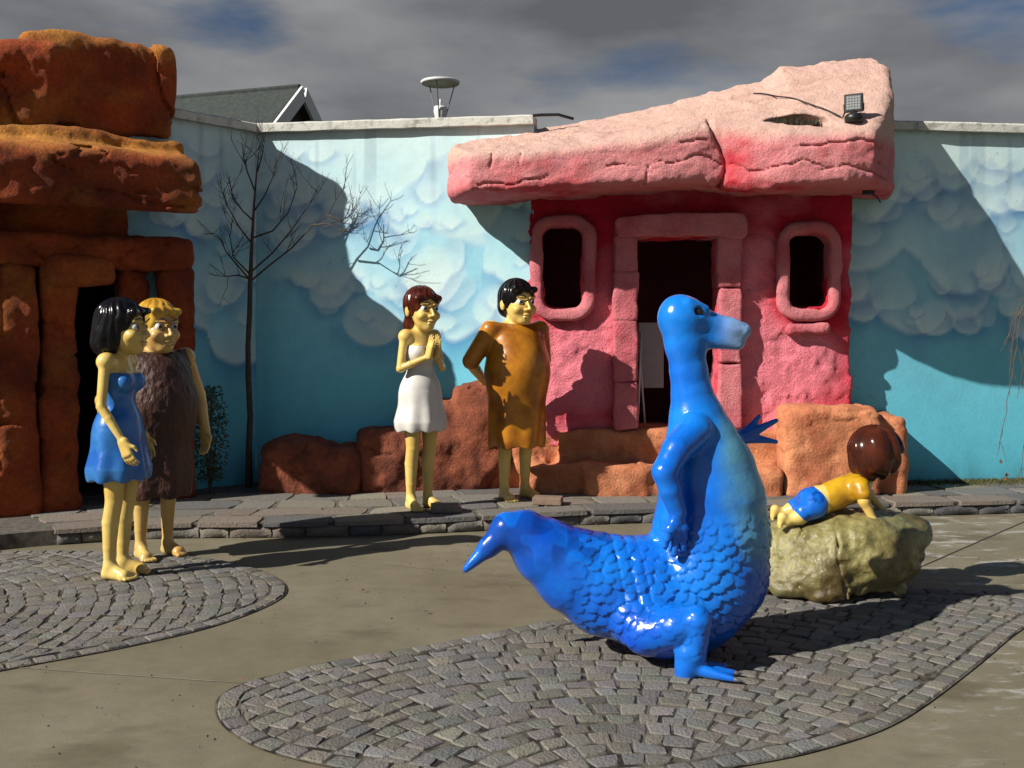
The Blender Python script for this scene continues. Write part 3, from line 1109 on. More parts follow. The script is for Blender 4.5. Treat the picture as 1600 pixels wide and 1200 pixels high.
# door frame: two stacks of stones and a lintel
for pxc, (za, zb), sd_ in ((977, (668, 372), 1), (1138, (668, 372), 2)):
    zs = [hz(za)]
    while zs[-1] < hz(zb) - 0.25:
        zs.append(zs[-1] + random.uniform(0.38, 0.72))
    zs[-1] = hz(zb) + 0.01
    for q in range(len(zs) - 1):
        zc, hh = (zs[q] + zs[q + 1]) / 2, (zs[q + 1] - zs[q]) / 2
        xc, hw = hx(pxc) + random.uniform(-.005, .005), 0.108 + random.uniform(-.006, .006)
        f = Field((xc - .2, 9.0, zc - hh - .05), (xc + .2, 9.65, zc + hh + .05), 0.014)
        f.box((xc, HF + 0.06, zc), (hw, 0.16, hh + 0.003), 0.022, k=0.001).noise(lambda p: 0.014 * fbm(p, 5, 4, 80 + sd_), 0.06)
        place(f.mesh('door_post', framecol), 'door_post', M_pinkwall, house)
f = Field((hx(950), 8.95, 2.28), (hx(1175), 9.65, 2.72), 0.014)
f.put((hx(950), 9, 2.25), (hx(1175), 9.6, 2.7), lambda X, Y, Z: np.maximum(rbox2(X, Z - 0.03 * np.sin((X - 1.0) * 2.6), hx(1060), hz(358), (hx(1162) - hx(958)) / 2, 0.105, 0.06), np.abs(Y - HF - 0.04) - 0.17), k=0.001)
f.noise(lambda p: 0.018 * fbm(p, 4, 4, 91), 0.07)
place(f.mesh('lintel', framecol, relax=1), 'lintel', M_pinkwall, house)

# roof slab
roof_poly = np.array([(-0.44, 8.72), (-0.36, 8.60), (0.2, 8.56), (1.0, 8.60), (1.55, 8.66), (1.78, 8.72), (1.98, 8.62), (2.3, 8.54), (2.8, 8.52), (3.05, 8.58), (3.2, 8.78), (3.42, 9.2), (3.56, 9.62), (3.45, 9.82), (0.3, 9.62), (-0.42, 9.56), (-0.55, 9.3), (-0.55, 9.0)])
fr = Field((-0.75, 8.35, 2.5), (3.8, 10.05, 4.35), 0.0145)


def roof_sdf(X, Y, Z):
    shp = np.broadcast_shapes(X.shape, Y.shape, Z.shape)
    XY = np.stack([a.ravel() for a in np.broadcast_arrays(X[:, :, 0], Y[:, :, 0])], 1)
    d2 = poly_sd(XY, roof_poly)[0].reshape(X.shape[0], Y.shape[1])[:, :, None]
    v = np.clip((Y - 8.6) / 1.0, -0.1, 1.15)
    u = (X + 0.45) / 3.6
    front = np.interp(u, [0, 0.12, 0.4, 0.56, 0.66, 1.0], [3.07, 3.07, 3.16, 3.25, 3.2, 3.27])
    back = np.interp(u, [0, 0.15, 0.33, 0.7, 0.78, 0.83, 1.0, 1.2], [3.34, 3.46, 3.53, 3.80, 3.86, 3.98, 4.04, 4.04])
    top = front + (back - front) * v
    bot = np.interp(u, [0, 0.1, 0.45, 0.58, 0.68, 1.0], [2.72, 2.72, 2.80, 2.83, 2.76, 2.80])
    a = np.maximum(d2, np.maximum((Z - top) * 0.88, bot - Z))
    # rounded edges
    r = 0.07
    q1, q2 = d2 + r, np.maximum((Z - top) * 0.88, bot - Z) + r
    return np.sqrt(np.maximum(q1, 0) ** 2 + np.maximum(q2, 0) ** 2) + np.minimum(np.maximum(q1, q2), 0) - r


fr.put(fr.lo, fr.lo + fr.n * fr.h, roof_sdf, k=0.0001, m=0)
hol = P(1240, 192, 8.85)
fr.ell((hol.x, hol.y - 0.02, hol.z + 0.0), (0.28, 0.17, 0.10), k=0.03, op='sub')


def roof_noise(p):
    n = 0.024 * fbm(p, 1.4, 3, 100) + 0.010 * fbm(p * np.array([1, 1, 1.6]), 7, 5, 101, 0.6)
    u = (p[:, 0] + 0.45) / 3.6
    top = np.interp(u, [0, 0.12, 0.4, 0.56, 0.66, 1.0], [3.07, 3.07, 3.16, 3.25, 3.2, 3.27])
    bot = np.interp(u, [0, 0.1, 0.45, 0.58, 0.68, 1.0], [2.72, 2.72, 2.80, 2.83, 2.76, 2.80])
    fz = (p[:, 2] - bot) / (top - bot)
    xz = np.stack([p[:, 0], 0 * p[:, 0], 0 * p[:, 0]], 1)
    onfront = sstep(8.98, 8.80, p[:, 1]) * (fz < 1.0)
    crack = 0 * u
    for q, (f0, dep) in enumerate(((0.16, .034), (0.44, .030), (0.74, .036))):          # strata along the front edge
        line = f0 + 0.16 * fbm(xz + q * 7.7, 1.5, 3, 140 + q) + 0.05 * fbm(p * np.array([1, 0, 0]), 9, 4, 150 + q)
        on = sstep(-0.15, 0.12, fbm(xz + q * 3.1, 1.7, 2, 160 + q))
        crack = np.maximum(crack, dep * on * np.exp(-((fz - line) * 0.42 / 0.008) ** 2) * onfront)
        crack = crack - 0.010 * on * sstep(line, line + 0.12, fz) * sstep(line + 0.35, line + 0.2, fz) * onfront
    for xv, fa, fb in ((-0.2, .60, .98), (0.05, .62, .96), (1.15, .0, .42)):
        wav = xv + 0.05 * (fz - .5) + 0.03 * fbm(p, 6, 2, 170)
        crack = np.maximum(crack, 0.020 * np.exp(-((p[:, 0] - wav) / 0.009) ** 2) * onfront * (fz > fa) * (fz < fb))
    ontop = (fz > 0.98)
    for q, y0 in enumerate((8.74, 8.98, 9.22, 9.42)):                                   # ledges on the sloping top
        line = y0 + 0.09 * fbm(xz + q * 5.3, 1.3, 3, 180 + q)
        on = sstep(-0.05, 0.2, fbm(xz + q * 2.3, 1.4, 2, 190 + q))
        crack = np.maximum(crack, 0.020 * on * np.exp(-((p[:, 1] - line) / 0.016) ** 2) * ontop)
        crack = crack + 0.012 * on * sstep(line - 0.16, line, p[:, 1]) * sstep(line + 0.012, line, p[:, 1]) * ontop
    # the joint where the nearer lump of the slab begins
    crack = np.maximum(crack, 0.05 * np.exp(-((p[:, 0] - 1.76 - 0.06 * np.sin(p[:, 2] * 9)) / 0.02) ** 2) * (p[:, 1] < 8.95))
    # long ledge lines on the top
    return n + crack


fr.noise(roof_noise, 0.12)


def roofcol(V):
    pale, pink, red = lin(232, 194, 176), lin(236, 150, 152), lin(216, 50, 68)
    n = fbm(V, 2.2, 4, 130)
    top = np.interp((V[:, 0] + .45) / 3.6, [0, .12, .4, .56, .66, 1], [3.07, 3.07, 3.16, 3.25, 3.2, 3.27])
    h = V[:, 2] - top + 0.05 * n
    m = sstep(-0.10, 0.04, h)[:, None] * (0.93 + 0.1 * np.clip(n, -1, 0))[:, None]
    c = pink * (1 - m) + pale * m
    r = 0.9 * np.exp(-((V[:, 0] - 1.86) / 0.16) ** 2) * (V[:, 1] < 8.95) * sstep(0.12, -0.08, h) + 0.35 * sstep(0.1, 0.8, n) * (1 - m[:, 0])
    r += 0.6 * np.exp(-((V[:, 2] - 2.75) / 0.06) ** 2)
    r = r * (0.7 + 0.5 * fbm(V, 7, 3, 133))
    r = np.clip(r, 0, 1)[:, None]
    return c * (1 - r) + red * r


roof = place(fr.mesh('roof', roofcol), 'roof', M_pinkwall, house)


def blades(mb, c, n, hmin, hmax, spread, lean=0.5, w=0.003):
    for _ in range(n):
        x, y = spread()
        b = Vector((x, y, c))
        h = random.uniform(hmin, hmax)
        a = random.uniform(0, 6.28)
        l = Vector((math.cos(a), math.sin(a), 0)) * h * random.uniform(0, lean)
        s_ = Vector((math.cos(a + 1.57), math.sin(a + 1.57), 0)) * w
        m_ = b + l * 0.35 + Vector((0, 0, h * .6))
        t = b + l + Vector((0, 0, h))
        mb.add([b - s_, b + s_, m_ + s_ * .7, m_ - s_ * .7, t], [(0, 1, 2, 3), (3, 2, 4)])


def hollow():
    a, r = random.uniform(0, 6.28), math.sqrt(random.random())
    return hol.x + 0.24 * r * math.cos(a), hol.y - 0.02 + 0.14 * r * math.sin(a)


gb = MB()
blades(gb, hol.z - 0.07, 1500, 0.03, 0.11, hollow, 0.9, 0.003)
o = place(gb.mesh('withered_grass'), 'withered_grass', M_drygrass, house, False)
o['kind'] = 'stuff'

# ------------------------------------------------------------------ floodlight on the roof, its cable, lamp under the eave
fl_at = P(1334, 190, 8.72)
fl = empty('floodlight', fl_at, R(-28), 'small black floodlight on a round foot on the pink roof', 'floodlight')
MB().lathe([(0.075, -0.05), (0.078, 0.0), (0.06, 0.02), (0.022, 0.035), (0.02, 0.06)], n=18).build('base', M_plastic, fl, True)
pn = MB().box((0, 0.0, 0.115), (0.078, 0.014, 0.078))
pn.build('housing', M_plastic, fl, bevel=0.006)
MB().box((0, -0.0155, 0.115), (0.062, 0.004, 0.062)).build('lens', M_led, fl, bevel=0.002)
ledc = MB()
for a_ in range(5):
    for b_ in range(5):
        ledc.box((-0.046 + 0.023 * a_, -0.0205, 0.069 + 0.023 * b_), (0.0075, 0.002, 0.0075))
ledc.build('led_grid', M_grey, fl)
br = MB()
br.tube([(-.08, 0, .11), (-.08, 0.01, .05), (0, 0.01, .04), (.08, 0.01, .05), (.08, 0, .11)], 0.007, 6)
br.build('bracket', M_plastic, fl)
dg = bpy.context.evaluated_depsgraph_get()


def on_roof(x, y):
    ok, loc, nor, idx = roof.ray_cast(Vector((x, y, 6)) - roof.matrix_world.translation, (0, 0, -1))
    return (Vector(loc) + roof.matrix_world.translation) if ok else Vector((x, y, 3.5))


bpy.context.view_layer.update()
zz = on_roof(fl_at.x, fl_at.y)
fl.location.z = zz.z + 0.045
cab = MB()
A, B = (1322, 163, 8.74), (1176, 134, 9.42)
pts = []
for i in range(24):
    t = i / 23
    d = A[2] + (B[2] - A[2]) * t
    q = P(A[0] + (B[0] - A[0]) * t, 0, d)
    r = on_roof(q.x + 0.02 * math.sin(t * 9), q.y)
    pts.append(r + Vector((0, 0, 0.014)))
for _ in range(6):
    pts = [pts[0]] + [(pts[k - 1] + pts[k] * 2 + pts[k + 1]) / 4 for k in range(1, len(pts) - 1)] + [pts[-1]]
pts = [v + Vector((0, 0, .006)) for v in pts]
pts[0] = Vector(fl.location) + Vector((-0.05, 0.03, 0.08))
cab.tube(pts, 0.0065, 6)
cable = cab.build('power_cable', M_plastic)
tag(cable, 'thin black cable lying across the top of the pink roof', 'cable')

ea = P(1357, 303, 9.0)
el_ = empty('eave_lamp', ea, R(-25), 'small dark broken lamp hanging below the right end of the pink roof', 'lamp')
MB().box((0, 0, 0.03), (0.05, 0.03, 0.035), 0.3).build('housing', M_plastic, el_, bevel=0.008)
MB().tube([(0, 0, 0.06), (0, 0.02, 0.14), (0.0, 0.06, 0.26)], 0.009, 6).build('bracket', M_plastic, el_)
MB().tube([(0.03, 0, 0.0), (0.08, -.01, -0.04), (0.10, 0, -0.085)], 0.006, 6).build('wire', M_plastic, el_)

cw = MB()
q = P(845, 184, 9.35)
cw.tube([q + Vector((-0.10, 0, -0.02)), q + Vector((-0.07, 0, 0.02)), q + Vector((0, 0, 0.026)), q + Vector((0.16, 0, 0.028)), q + Vector((0.3, 0.05, 0.0))], 0.014, 8)
tag(cw.build('cable_conduit', M_plastic), 'short black conduit on the wall top beside the pink roof', 'conduit')

# things inside the doorway
b1 = P(1018, 606, 9.75)
bd = MB().box((0, 0, 0.31), (0.12, 0.015, 0.31))
board = bd.build('grey_board', M_grey, bevel=0.004)
board.location = P(1017, 606, 9.72)
tag(board, 'pale grey panel hung just inside the doorway of the pink house', 'board')
for i, (xa, ya, xb, yb, r_, lab) in enumerate(((996, 668, 1002, 520, 0.012, 'thin white pole leaning upright inside the doorway, left one'), (1008, 668, 1000, 560, 0.010, 'shorter thin white pole leaning inside the doorway'))):
    p0 = P(xa, ya, 9.58)
    p0.z = 0.66
    tag(MB().tube([p0, P(xb, yb, 9.66)], r_, 8).build('pole', M_white, smooth=True), lab, 'pole', 'poles inside the doorway')
jug = MB().lathe([(0.05, 0), (0.055, 0.02), (0.055, 0.22), (0.035, 0.28), (0.018, 0.30), (0.018, 0.34)], n=16).build('bottle', M_white, smooth=True)
jug.location = P(1116, 640, 9.72)
jug.location.z = 0.66
jug.scale = (1.0, 1.0, 1.7)
tag(jug, 'tall white bottle standing inside the doorway behind the dinosaur', 'bottle')


# ------------------------------------------------------------------ rock steps and boulders
def rock(name, label, boxes, lo, hi, seed, m, amp=0.03, h=0.022, cat='rock', colfn=None, crack=0.02):
    f = Field(lo, hi, h)
    for (c, hs, rd, rz) in boxes:
        f.box(c, hs, rd, k=0.05, rz=R(rz))

    def nz(p):
        n = amp * fbm(p, 2.0, 4, seed) + amp * 0.3 * fbm(p, 10, 3, seed + 1)
        return n + crack * (1 - sstep(0, 0.06, np.abs(fbm(p * np.array([1, 1, 2.2]), 1.4, 3, seed + 2))))
    f.noise(nz, 0.12)
    c = np.array([(lo[0] + hi[0]) / 2, (lo[1] + hi[1]) / 2, 0])
    me = f.mesh(name, colfn)
    me.transform(Matrix.Translation(-Vector(c)))
    o = link(name, me, m)
    o.location = c
    return tag(o, label, cat)


rock('rock_steps', 'orange rock steps leading up to the door of the pink house',
     [((1.25, 9.50, 0.20), (1.12, 0.48, 0.165), 0.045, -2), ((1.55, 9.62, 0.42), (1.15, 0.40, 0.245), 0.05, -1),
      ((0.02, 9.74, 0.20), (0.60, 0.34, 0.13), 0.05, 4), ((0.42, 9.66, 0.45), (0.42, 0.30, 0.18), 0.05, 3), ((0.92, 9.16, 0.20), (0.30, 0.22, 0.185), 0.09, 5), ((2.05, 9.14, 0.20), (0.36, 0.22, 0.185), 0.08, -4)],
     (-0.75, 8.8, 0.02), (2.75, 10.3, 0.85), 200, M_step, amp=0.028, cat='steps')
rock('rock_block', 'tall square orange rock right of the steps below the right window',
     [((2.83, 9.35, 0.48), (0.42, 0.42, 0.40), 0.07, -3), ((3.32, 9.42, 0.42), (0.22, 0.36, 0.40), 0.08, -8)],
     (2.2, 8.75, 0.02), (3.75, 9.95, 1.05), 210, M_step, amp=0.03)
rock('boulder', 'large sloping brown rock behind the white dressed figure',
     [((-0.62, 9.55, 0.50), (0.42, 0.28, 0.45), 0.16, 0), ((-0.95, 9.5, 0.35), (0.5, 0.32, 0.33), 0.14, 10), ((-0.32, 9.55, 0.66), (0.26, 0.25, 0.46), 0.14, 0)],
     (-1.6, 9.0, 0.02), (0.15, 9.95, 1.3), 220, M_rockshade, amp=0.045, crack=0.03)
rock('boulder', 'low flat brown rock in the shade beside the bare tree',
     [((-1.78, 9.35, 0.30), (0.46, 0.30, 0.26), 0.12, -4)], (-2.45, 8.8, 0.02), (-1.15, 9.85, 0.75), 230, M_rockshade, amp=0.05, crack=0.03)

# ------------------------------------------------------------------ orange rock house
OR = Vector((-2.85, 8.94, 0))
uu_, nn_ = Vector((-0.86, -0.51, 0)), Vector((0.51, -0.86, 0))
orz = math.atan2(uu_.y, uu_.x)
ohouse = empty('orange_rock_house', OR, 0, 'orange and brown rock house of stacked slabs at the left', 'house')


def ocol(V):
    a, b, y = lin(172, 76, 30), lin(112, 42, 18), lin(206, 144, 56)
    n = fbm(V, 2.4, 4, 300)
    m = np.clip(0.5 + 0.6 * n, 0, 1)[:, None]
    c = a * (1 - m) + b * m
    # sunlight put into the colour: yellow on slab lips and top, plus random patches
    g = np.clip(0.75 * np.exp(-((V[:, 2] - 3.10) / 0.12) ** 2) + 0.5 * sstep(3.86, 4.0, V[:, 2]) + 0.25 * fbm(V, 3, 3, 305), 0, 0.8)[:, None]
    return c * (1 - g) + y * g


def opiece(name, specs, seed, amp=0.04, h=0.024, crack=0.03, strata=3.0, relax=0, slopes=None):
    """specs: (s, n, z, half s, half n, half z, round) in the house's own frame"""
    pts = []
    for (s_, n_, z_, a, b_, c_, rd) in specs:
        for i in (-1, 1):
            for j in (-1, 1):
                q = OR + uu_ * (s_ + i * a) + nn_ * (n_ + j * b_)
                pts += [(q.x, q.y, z_ - c_), (q.x, q.y, z_ + c_)]
    pts = np.array(pts)
    f = Field(pts.min(0) - 0.12, pts.max(0) + 0.12, h)
    for qi, (s_, n_, z_, a, b_, c_, rd) in enumerate(specs):
        q = OR + uu_ * s_ + nn_ * n_
        f.box((q.x, q.y, z_), (a, b_, c_), rd, k=0.04, rz=orz, slope=slopes[qi] if slopes else 0.0)

    def nz(p):
        n = amp * fbm(p, 1.9, 4, seed) + amp * 0.25 * fbm(p, 11, 3, seed + 1)
        return n + crack * (1 - sstep(0, 0.07, np.abs(fbm(p * np.array([1, 1, strata]), 1.1, 3, seed + 2))))
    f.noise(nz, 0.14)
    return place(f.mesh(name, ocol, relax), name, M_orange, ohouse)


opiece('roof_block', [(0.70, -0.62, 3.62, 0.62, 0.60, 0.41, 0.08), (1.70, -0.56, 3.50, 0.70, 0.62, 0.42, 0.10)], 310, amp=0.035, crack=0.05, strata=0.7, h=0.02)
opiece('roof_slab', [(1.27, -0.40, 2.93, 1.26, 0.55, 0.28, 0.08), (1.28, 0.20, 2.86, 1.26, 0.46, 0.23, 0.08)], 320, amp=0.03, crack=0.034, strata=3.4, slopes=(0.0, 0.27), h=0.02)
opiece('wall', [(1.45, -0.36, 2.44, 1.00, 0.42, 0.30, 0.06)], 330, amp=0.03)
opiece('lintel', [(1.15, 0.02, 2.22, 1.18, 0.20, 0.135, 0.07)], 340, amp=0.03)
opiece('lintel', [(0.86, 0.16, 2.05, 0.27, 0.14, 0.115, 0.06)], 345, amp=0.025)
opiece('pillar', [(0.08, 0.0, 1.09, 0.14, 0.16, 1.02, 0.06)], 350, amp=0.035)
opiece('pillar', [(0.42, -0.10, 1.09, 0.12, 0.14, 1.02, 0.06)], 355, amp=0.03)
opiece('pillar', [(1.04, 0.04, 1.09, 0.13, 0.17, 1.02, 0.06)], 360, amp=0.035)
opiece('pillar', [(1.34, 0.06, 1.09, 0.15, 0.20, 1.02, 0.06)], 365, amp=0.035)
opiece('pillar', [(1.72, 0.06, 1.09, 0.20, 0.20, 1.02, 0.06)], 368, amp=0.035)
# dark room behind the pillars
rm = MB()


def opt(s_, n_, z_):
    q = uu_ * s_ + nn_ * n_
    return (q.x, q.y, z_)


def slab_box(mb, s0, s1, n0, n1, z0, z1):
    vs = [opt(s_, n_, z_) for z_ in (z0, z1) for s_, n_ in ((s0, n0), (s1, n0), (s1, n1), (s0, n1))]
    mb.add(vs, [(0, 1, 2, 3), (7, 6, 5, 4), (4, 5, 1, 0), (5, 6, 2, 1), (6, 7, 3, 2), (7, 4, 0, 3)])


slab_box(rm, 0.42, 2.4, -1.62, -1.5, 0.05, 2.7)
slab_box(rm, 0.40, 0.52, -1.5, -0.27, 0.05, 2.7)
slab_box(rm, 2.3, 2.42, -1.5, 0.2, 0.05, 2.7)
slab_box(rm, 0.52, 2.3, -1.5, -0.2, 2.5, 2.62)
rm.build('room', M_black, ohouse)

# ------------------------------------------------------------------ grass strip and shrub
gs = MB()


def strip():
    x = random.uniform(3.25, 5.4)
    return x, 9.72 + (x - 3.3) * 0.13 - 0.05 - abs(random.gauss(0, 0.13))


blades(gs, ZT - 0.01, 5200, 0.015, 0.06, strip, 1.1, 0.0035)
tag(gs.build('grass', M_grass), kind='stuff')
sh_at = Vector((-2.66, 9.02, ZT))
shrub = empty('shrub', sh_at, 0, 'small dark evergreen shrub beside the orange house', 'shrub')
st = MB()
for k in range(7):
    a = random.uniform(0, 6.28)
    st.tube([(0, 0, 0), (0.04 * math.cos(a), 0.04 * math.sin(a), 0.35), (0.12 * math.cos(a), 0.12 * math.sin(a), 0.85)], [0.01, 0.007, 0.003], 5)
st.build('stem', M_bark, shrub)
lf = MB()
for k in range(1100):
    a, z = random.uniform(0, 6.28), random.uniform(0.12, 0.95)
    r = (0.07 + 0.10 * math.sin(z * 3.0)) * math.sqrt(random.random())
    c = Vector((r * math.cos(a), r * math.sin(a), z))
    d1 = Vector((random.gauss(0, 1), random.gauss(0, 1), random.gauss(0, .7))).normalized() * 0.022
    d2 = d1.orthogonal().normalized() * 0.008
    lf.add([c - d1, c + d2, c + d1, c - d2], [(0, 1, 2, 3)])
lf.build('foliage', M_evergreen, shrub)


# ------------------------------------------------------------------ trees
def twigs(mb, pts, r0, r1, depth, rnd, spread=0.8, n=5, lengths=0.45):
    k = len(pts)
    mb.tube(pts, [r0 + (r1 - r0) * i / (k - 1) for i in range(k)], 6 if r0 > 0.006 else 4)
    if depth == 0:
        return
    for _ in range(n):
        i = rnd.uniform(0.25, 0.98) * (k - 1)
        a = int(i)
        b = min(a + 1, k - 1)
        p = Vector(pts[a]).lerp(Vector(pts[b]), i - a)
        t = (Vector(pts[b]) - Vector(pts[max(b - 1, 0)])).normalized()
        d = (t + Vector((rnd.gauss(0, spread), rnd.gauss(0, spread * .8), rnd.gauss(0.25, spread * .6)))).normalized()
        L = lengths * rnd.uniform(0.4, 1.0)
        q = [p]
        for s_ in range(3):
            d = (d + Vector((rnd.gauss(0, .18), rnd.gauss(0, .18), 0.16))).normalized()
            q.append(q[-1] + d * L / 3)
        twigs(mb, q, max(r0 * 0.42, 0.0022), 0.0014, depth - 1, rnd, spread, max(2, n - 2), lengths * 0.5)


rnd = random.Random(5)
T0 = P(389, 741, 9.42)
tree = empty('bare_tree', (T0.x, T0.y, ZT), 0, 'slender leafless young tree in front of the shaded wall corner', 'tree')


def tp(px, py, dy=0.0):
    p = P(px, py, 9.42)
    return Vector((p.x - T0.x, dy, p.z - ZT))


trunk = MB()
tpts = [Vector((0, 0, 0)), tp(389, 700), tp(391, 650), tp(388, 590), tp(387, 540, .01), tp(390, 490), tp(391, 440), tp(394, 380, -.01), tp(397, 320), tp(401, 270), tp(406, 225)]
trunk.tube(tpts, [0.036, 0.029, 0.027, 0.0265, 0.024, 0.024, 0.021, 0.015, 0.011, 0.007, 0.003], 8)
trunk.build('trunk', M_bark, tree, True)
crown = MB()
for br_ in ([(391, 440), (420, 415), (455, 388), (488, 352), (512, 336), (528, 305), (541, 290)],
            [(391, 438), (372, 415), (355, 395), (345, 372), (336, 365), (318, 367)],
            [(392, 425), (425, 395), (455, 358), (480, 320), (500, 292)],
            [(393, 380), (376, 355), (362, 325), (350, 290)],
            [(396, 345), (380, 330), (365, 310), (360, 275)],
            [(397, 330), (415, 308), (430, 280), (437, 250)],
            [(399, 300), (386, 270), (378, 245), (374, 220)],
            [(402, 268), (412, 245), (418, 222)],
            [(488, 352), (515, 350), (540, 365), (560, 345)],
            [(512, 336), (532, 345), (548, 335), (552, 312)],
            [(394, 372), (425, 360), (448, 330), (460, 290), (455, 262)],
            [(391, 436), (372, 430), (352, 432), (338, 420)],
            [(392, 430), (366, 402), (362, 370), (368, 345)]):
    dy = rnd.uniform(-.25, .2)
    pts = [tp(x, y, dy * i / len(br_)) for i, (x, y) in enumerate(br_)]
    twigs(crown, pts, 0.0095, 0.0025, 2, rnd, 0.65, 5, 0.34)
crown.build('crown', M_bark, tree, True)

# weeping tree whose outer twigs hang into the picture
W0 = P(1745, 765, 9.0)
weep = empty('weeping_tree', (W0.x, W0.y, ZT), 0, 'weeping tree with bare hanging twigs at the right edge', 'tree')
trunk = MB()
trunk.tube([(0, 0, 0), (0.02, 0, 0.7), (-0.02, 0, 1.4), (0, 0, 2.0)], [0.045, 0.04, 0.034, 0.028], 8)
trunk.build('trunk', M_bark, weep, True)
crown = MB()
leaves = []


def wp(px, py, dy=0):
    p = P(px, py, 9.0)
    return Vector((p.x - W0.x, dy, p.z - ZT))


strands = [[(1745, 425), (1680, 425), (1620, 446), (1585, 470), (1572, 510), (1563, 540)],
           [(1745, 425), (1690, 440), (1640, 452), (1604, 480), (1596, 540), (1585, 610), (1576, 660), (1570, 690), (1565, 715)],
           [(1745, 430), (1700, 455), (1660, 470), (1625, 500), (1602, 560), (1593, 640), (1578, 690), (1572, 742)]]
for k in range(26):
    x = rnd.uniform(1575, 1680)
    yt = rnd.uniform(455, 520)
    yb = yt + rnd.uniform(90, 200)
    lean = rnd.uniform(-16, 6)
    strands.append([(1745, 430 + rnd.uniform(-20, 20)), ((1745 + x) / 2, 440 + rnd.uniform(-20, 20)), (x + 8, yt), (x, (yt + yb) / 2), (x + lean, yb)])
for st_ in strands:
    dy = rnd.uniform(-.3, .25)
    pts = [wp(x, y, dy * min(1, i / 2)) for i, (x, y) in enumerate(st_)]
    fine = []
    for i in range(len(pts) - 1):
        for j in range(3):
            fine.append(pts[i].lerp(pts[i + 1], j / 3) + Vector((rnd.gauss(0, .006), rnd.gauss(0, .006), 0)))
    fine.append(pts[-1])
    crown.tube(fine, [0.0055 - 0.0037 * i / len(fine) for i in range(len(fine))], 4)
    for _ in range(3):
        a = rnd.randrange(len(fine) // 2, len(fine) - 1)
        d = Vector((rnd.gauss(0, .4), rnd.gauss(0, .3), -1)).normalized()
        crown.tube([fine[a], fine[a] + d * 0.08, fine[a] + d * 0.15 + Vector((0, 0, -0.05))], [0.0025, 0.002, 0.0013], 4)
crown.build('crown', M_twig, weep)
for (x, y) in ((1563, 717), (1571, 744), (1573, 738)):
    c = wp(x, y)
    lm = MB()
    for k in range(3):
        a = rnd.uniform(0, 6.28)
        d1 = Vector((math.cos(a) * .3, math.sin(a) * .3, -1)).normalized() * 0.045
        d2 = d1.cross(Vector((math.sin(a), math.cos(a), 0.3))).normalized() * 0.016
        lm.add([c, c + d1 * .5 + d2, c + d1, c + d1 * .5 - d2], [(0, 1, 2, 3)])
    lm.build('leaf', M_leaf, weep)

# ------------------------------------------------------------------ beyond the wall: gabled building and lamp
pk = Vector((-3.32, 16.0, 5.27))
rd_ = Vector((-2.0, 0.72, 0)).normalized()
gd = Vector((rd_.y, -rd_.x, 0))                  # across the gable
if gd.y > 0: gd = -gd
bld = empty('gabled_building', (pk.x, pk.y, 0), 0, 'dark shingled gable roof with white trim seen over the wall', 'building')
off = lambda v: (v.x - pk.x, v.y - pk.y, v.z)
W_, SL, LN = 2.2, 0.92, 5.5
for sg in (1, -1):
    mb = MB()
    a, b = pk, pk + rd_ * LN
    e = gd * sg * W_ + Vector((0, 0, -W_ * SL))
    nrm = Vector((gd.x * sg * SL, gd.y * sg * SL, 1)).normalized() * 0.06
    q = [a, b, b + e, a + e]
    mb.add([off(v) for v in q] + [off(v + nrm) for v in q], [(0, 1, 2, 3), (7, 6, 5, 4), (0, 4, 5, 1), (1, 5, 6, 2), (2, 6, 7, 3), (3, 7, 4, 0)])
    mb.build('roof', M_roofing, bld)
    # shingle courses standing a little proud
    tr = MB()
    f0 = -rd_ * 0.05
    q = [a + f0 + nrm * 1.4, a + f0 + e + nrm * 1.4, a + f0 + e - Vector((0, 0, 0.16)), a + f0 - Vector((0, 0, 0.16))]
    tr.add([off(v) for v in q] + [off(v - rd_ * 0.05) for v in q], [(0, 1, 2, 3), (7, 6, 5, 4), (0, 4, 5, 1), (1, 5, 6, 2), (2, 6, 7, 3), (3, 7, 4, 0)])
    tr.build('bargeboard', M_white, bld)
cr = MB().tube([off(pk + Vector((0, 0, .07))), off(pk + rd_ * LN + Vector((0, 0, .07)))], 0.05, 6)
cr.build('ridge', M_roofing, bld)
M_gable = mat('gable_wall', color=(0.055, 0.04, 0.035), rough=0.9, bump=0.2, mottling=0.1)
gw = MB()
q = [pk + rd_ * 0.12 - Vector((0, 0, .05)), pk + rd_ * 0.12 + gd * (W_ - .2) + Vector((0, 0, -(W_ - .2) * SL - .1)), pk + rd_ * .12 + gd * (W_ - .2), pk + rd_ * .12 - gd * (W_ - .2), pk + rd_ * 0.12 - gd * (W_ - .2) + Vector((0, 0, -(W_ - .2) * SL - .1))]
q[2] = Vector((q[2].x, q[2].y, 0)); q[3] = Vector((q[3].x, q[3].y, 0))
gw.add([off(v) for v in q] + [off(v + rd_ * (LN - .4)) for v in q], [(0, 1, 2, 3, 4), (9, 8, 7, 6, 5), (1, 6, 7, 2), (3, 8, 9, 4)])
gw.build('wall', M_gable, bld)

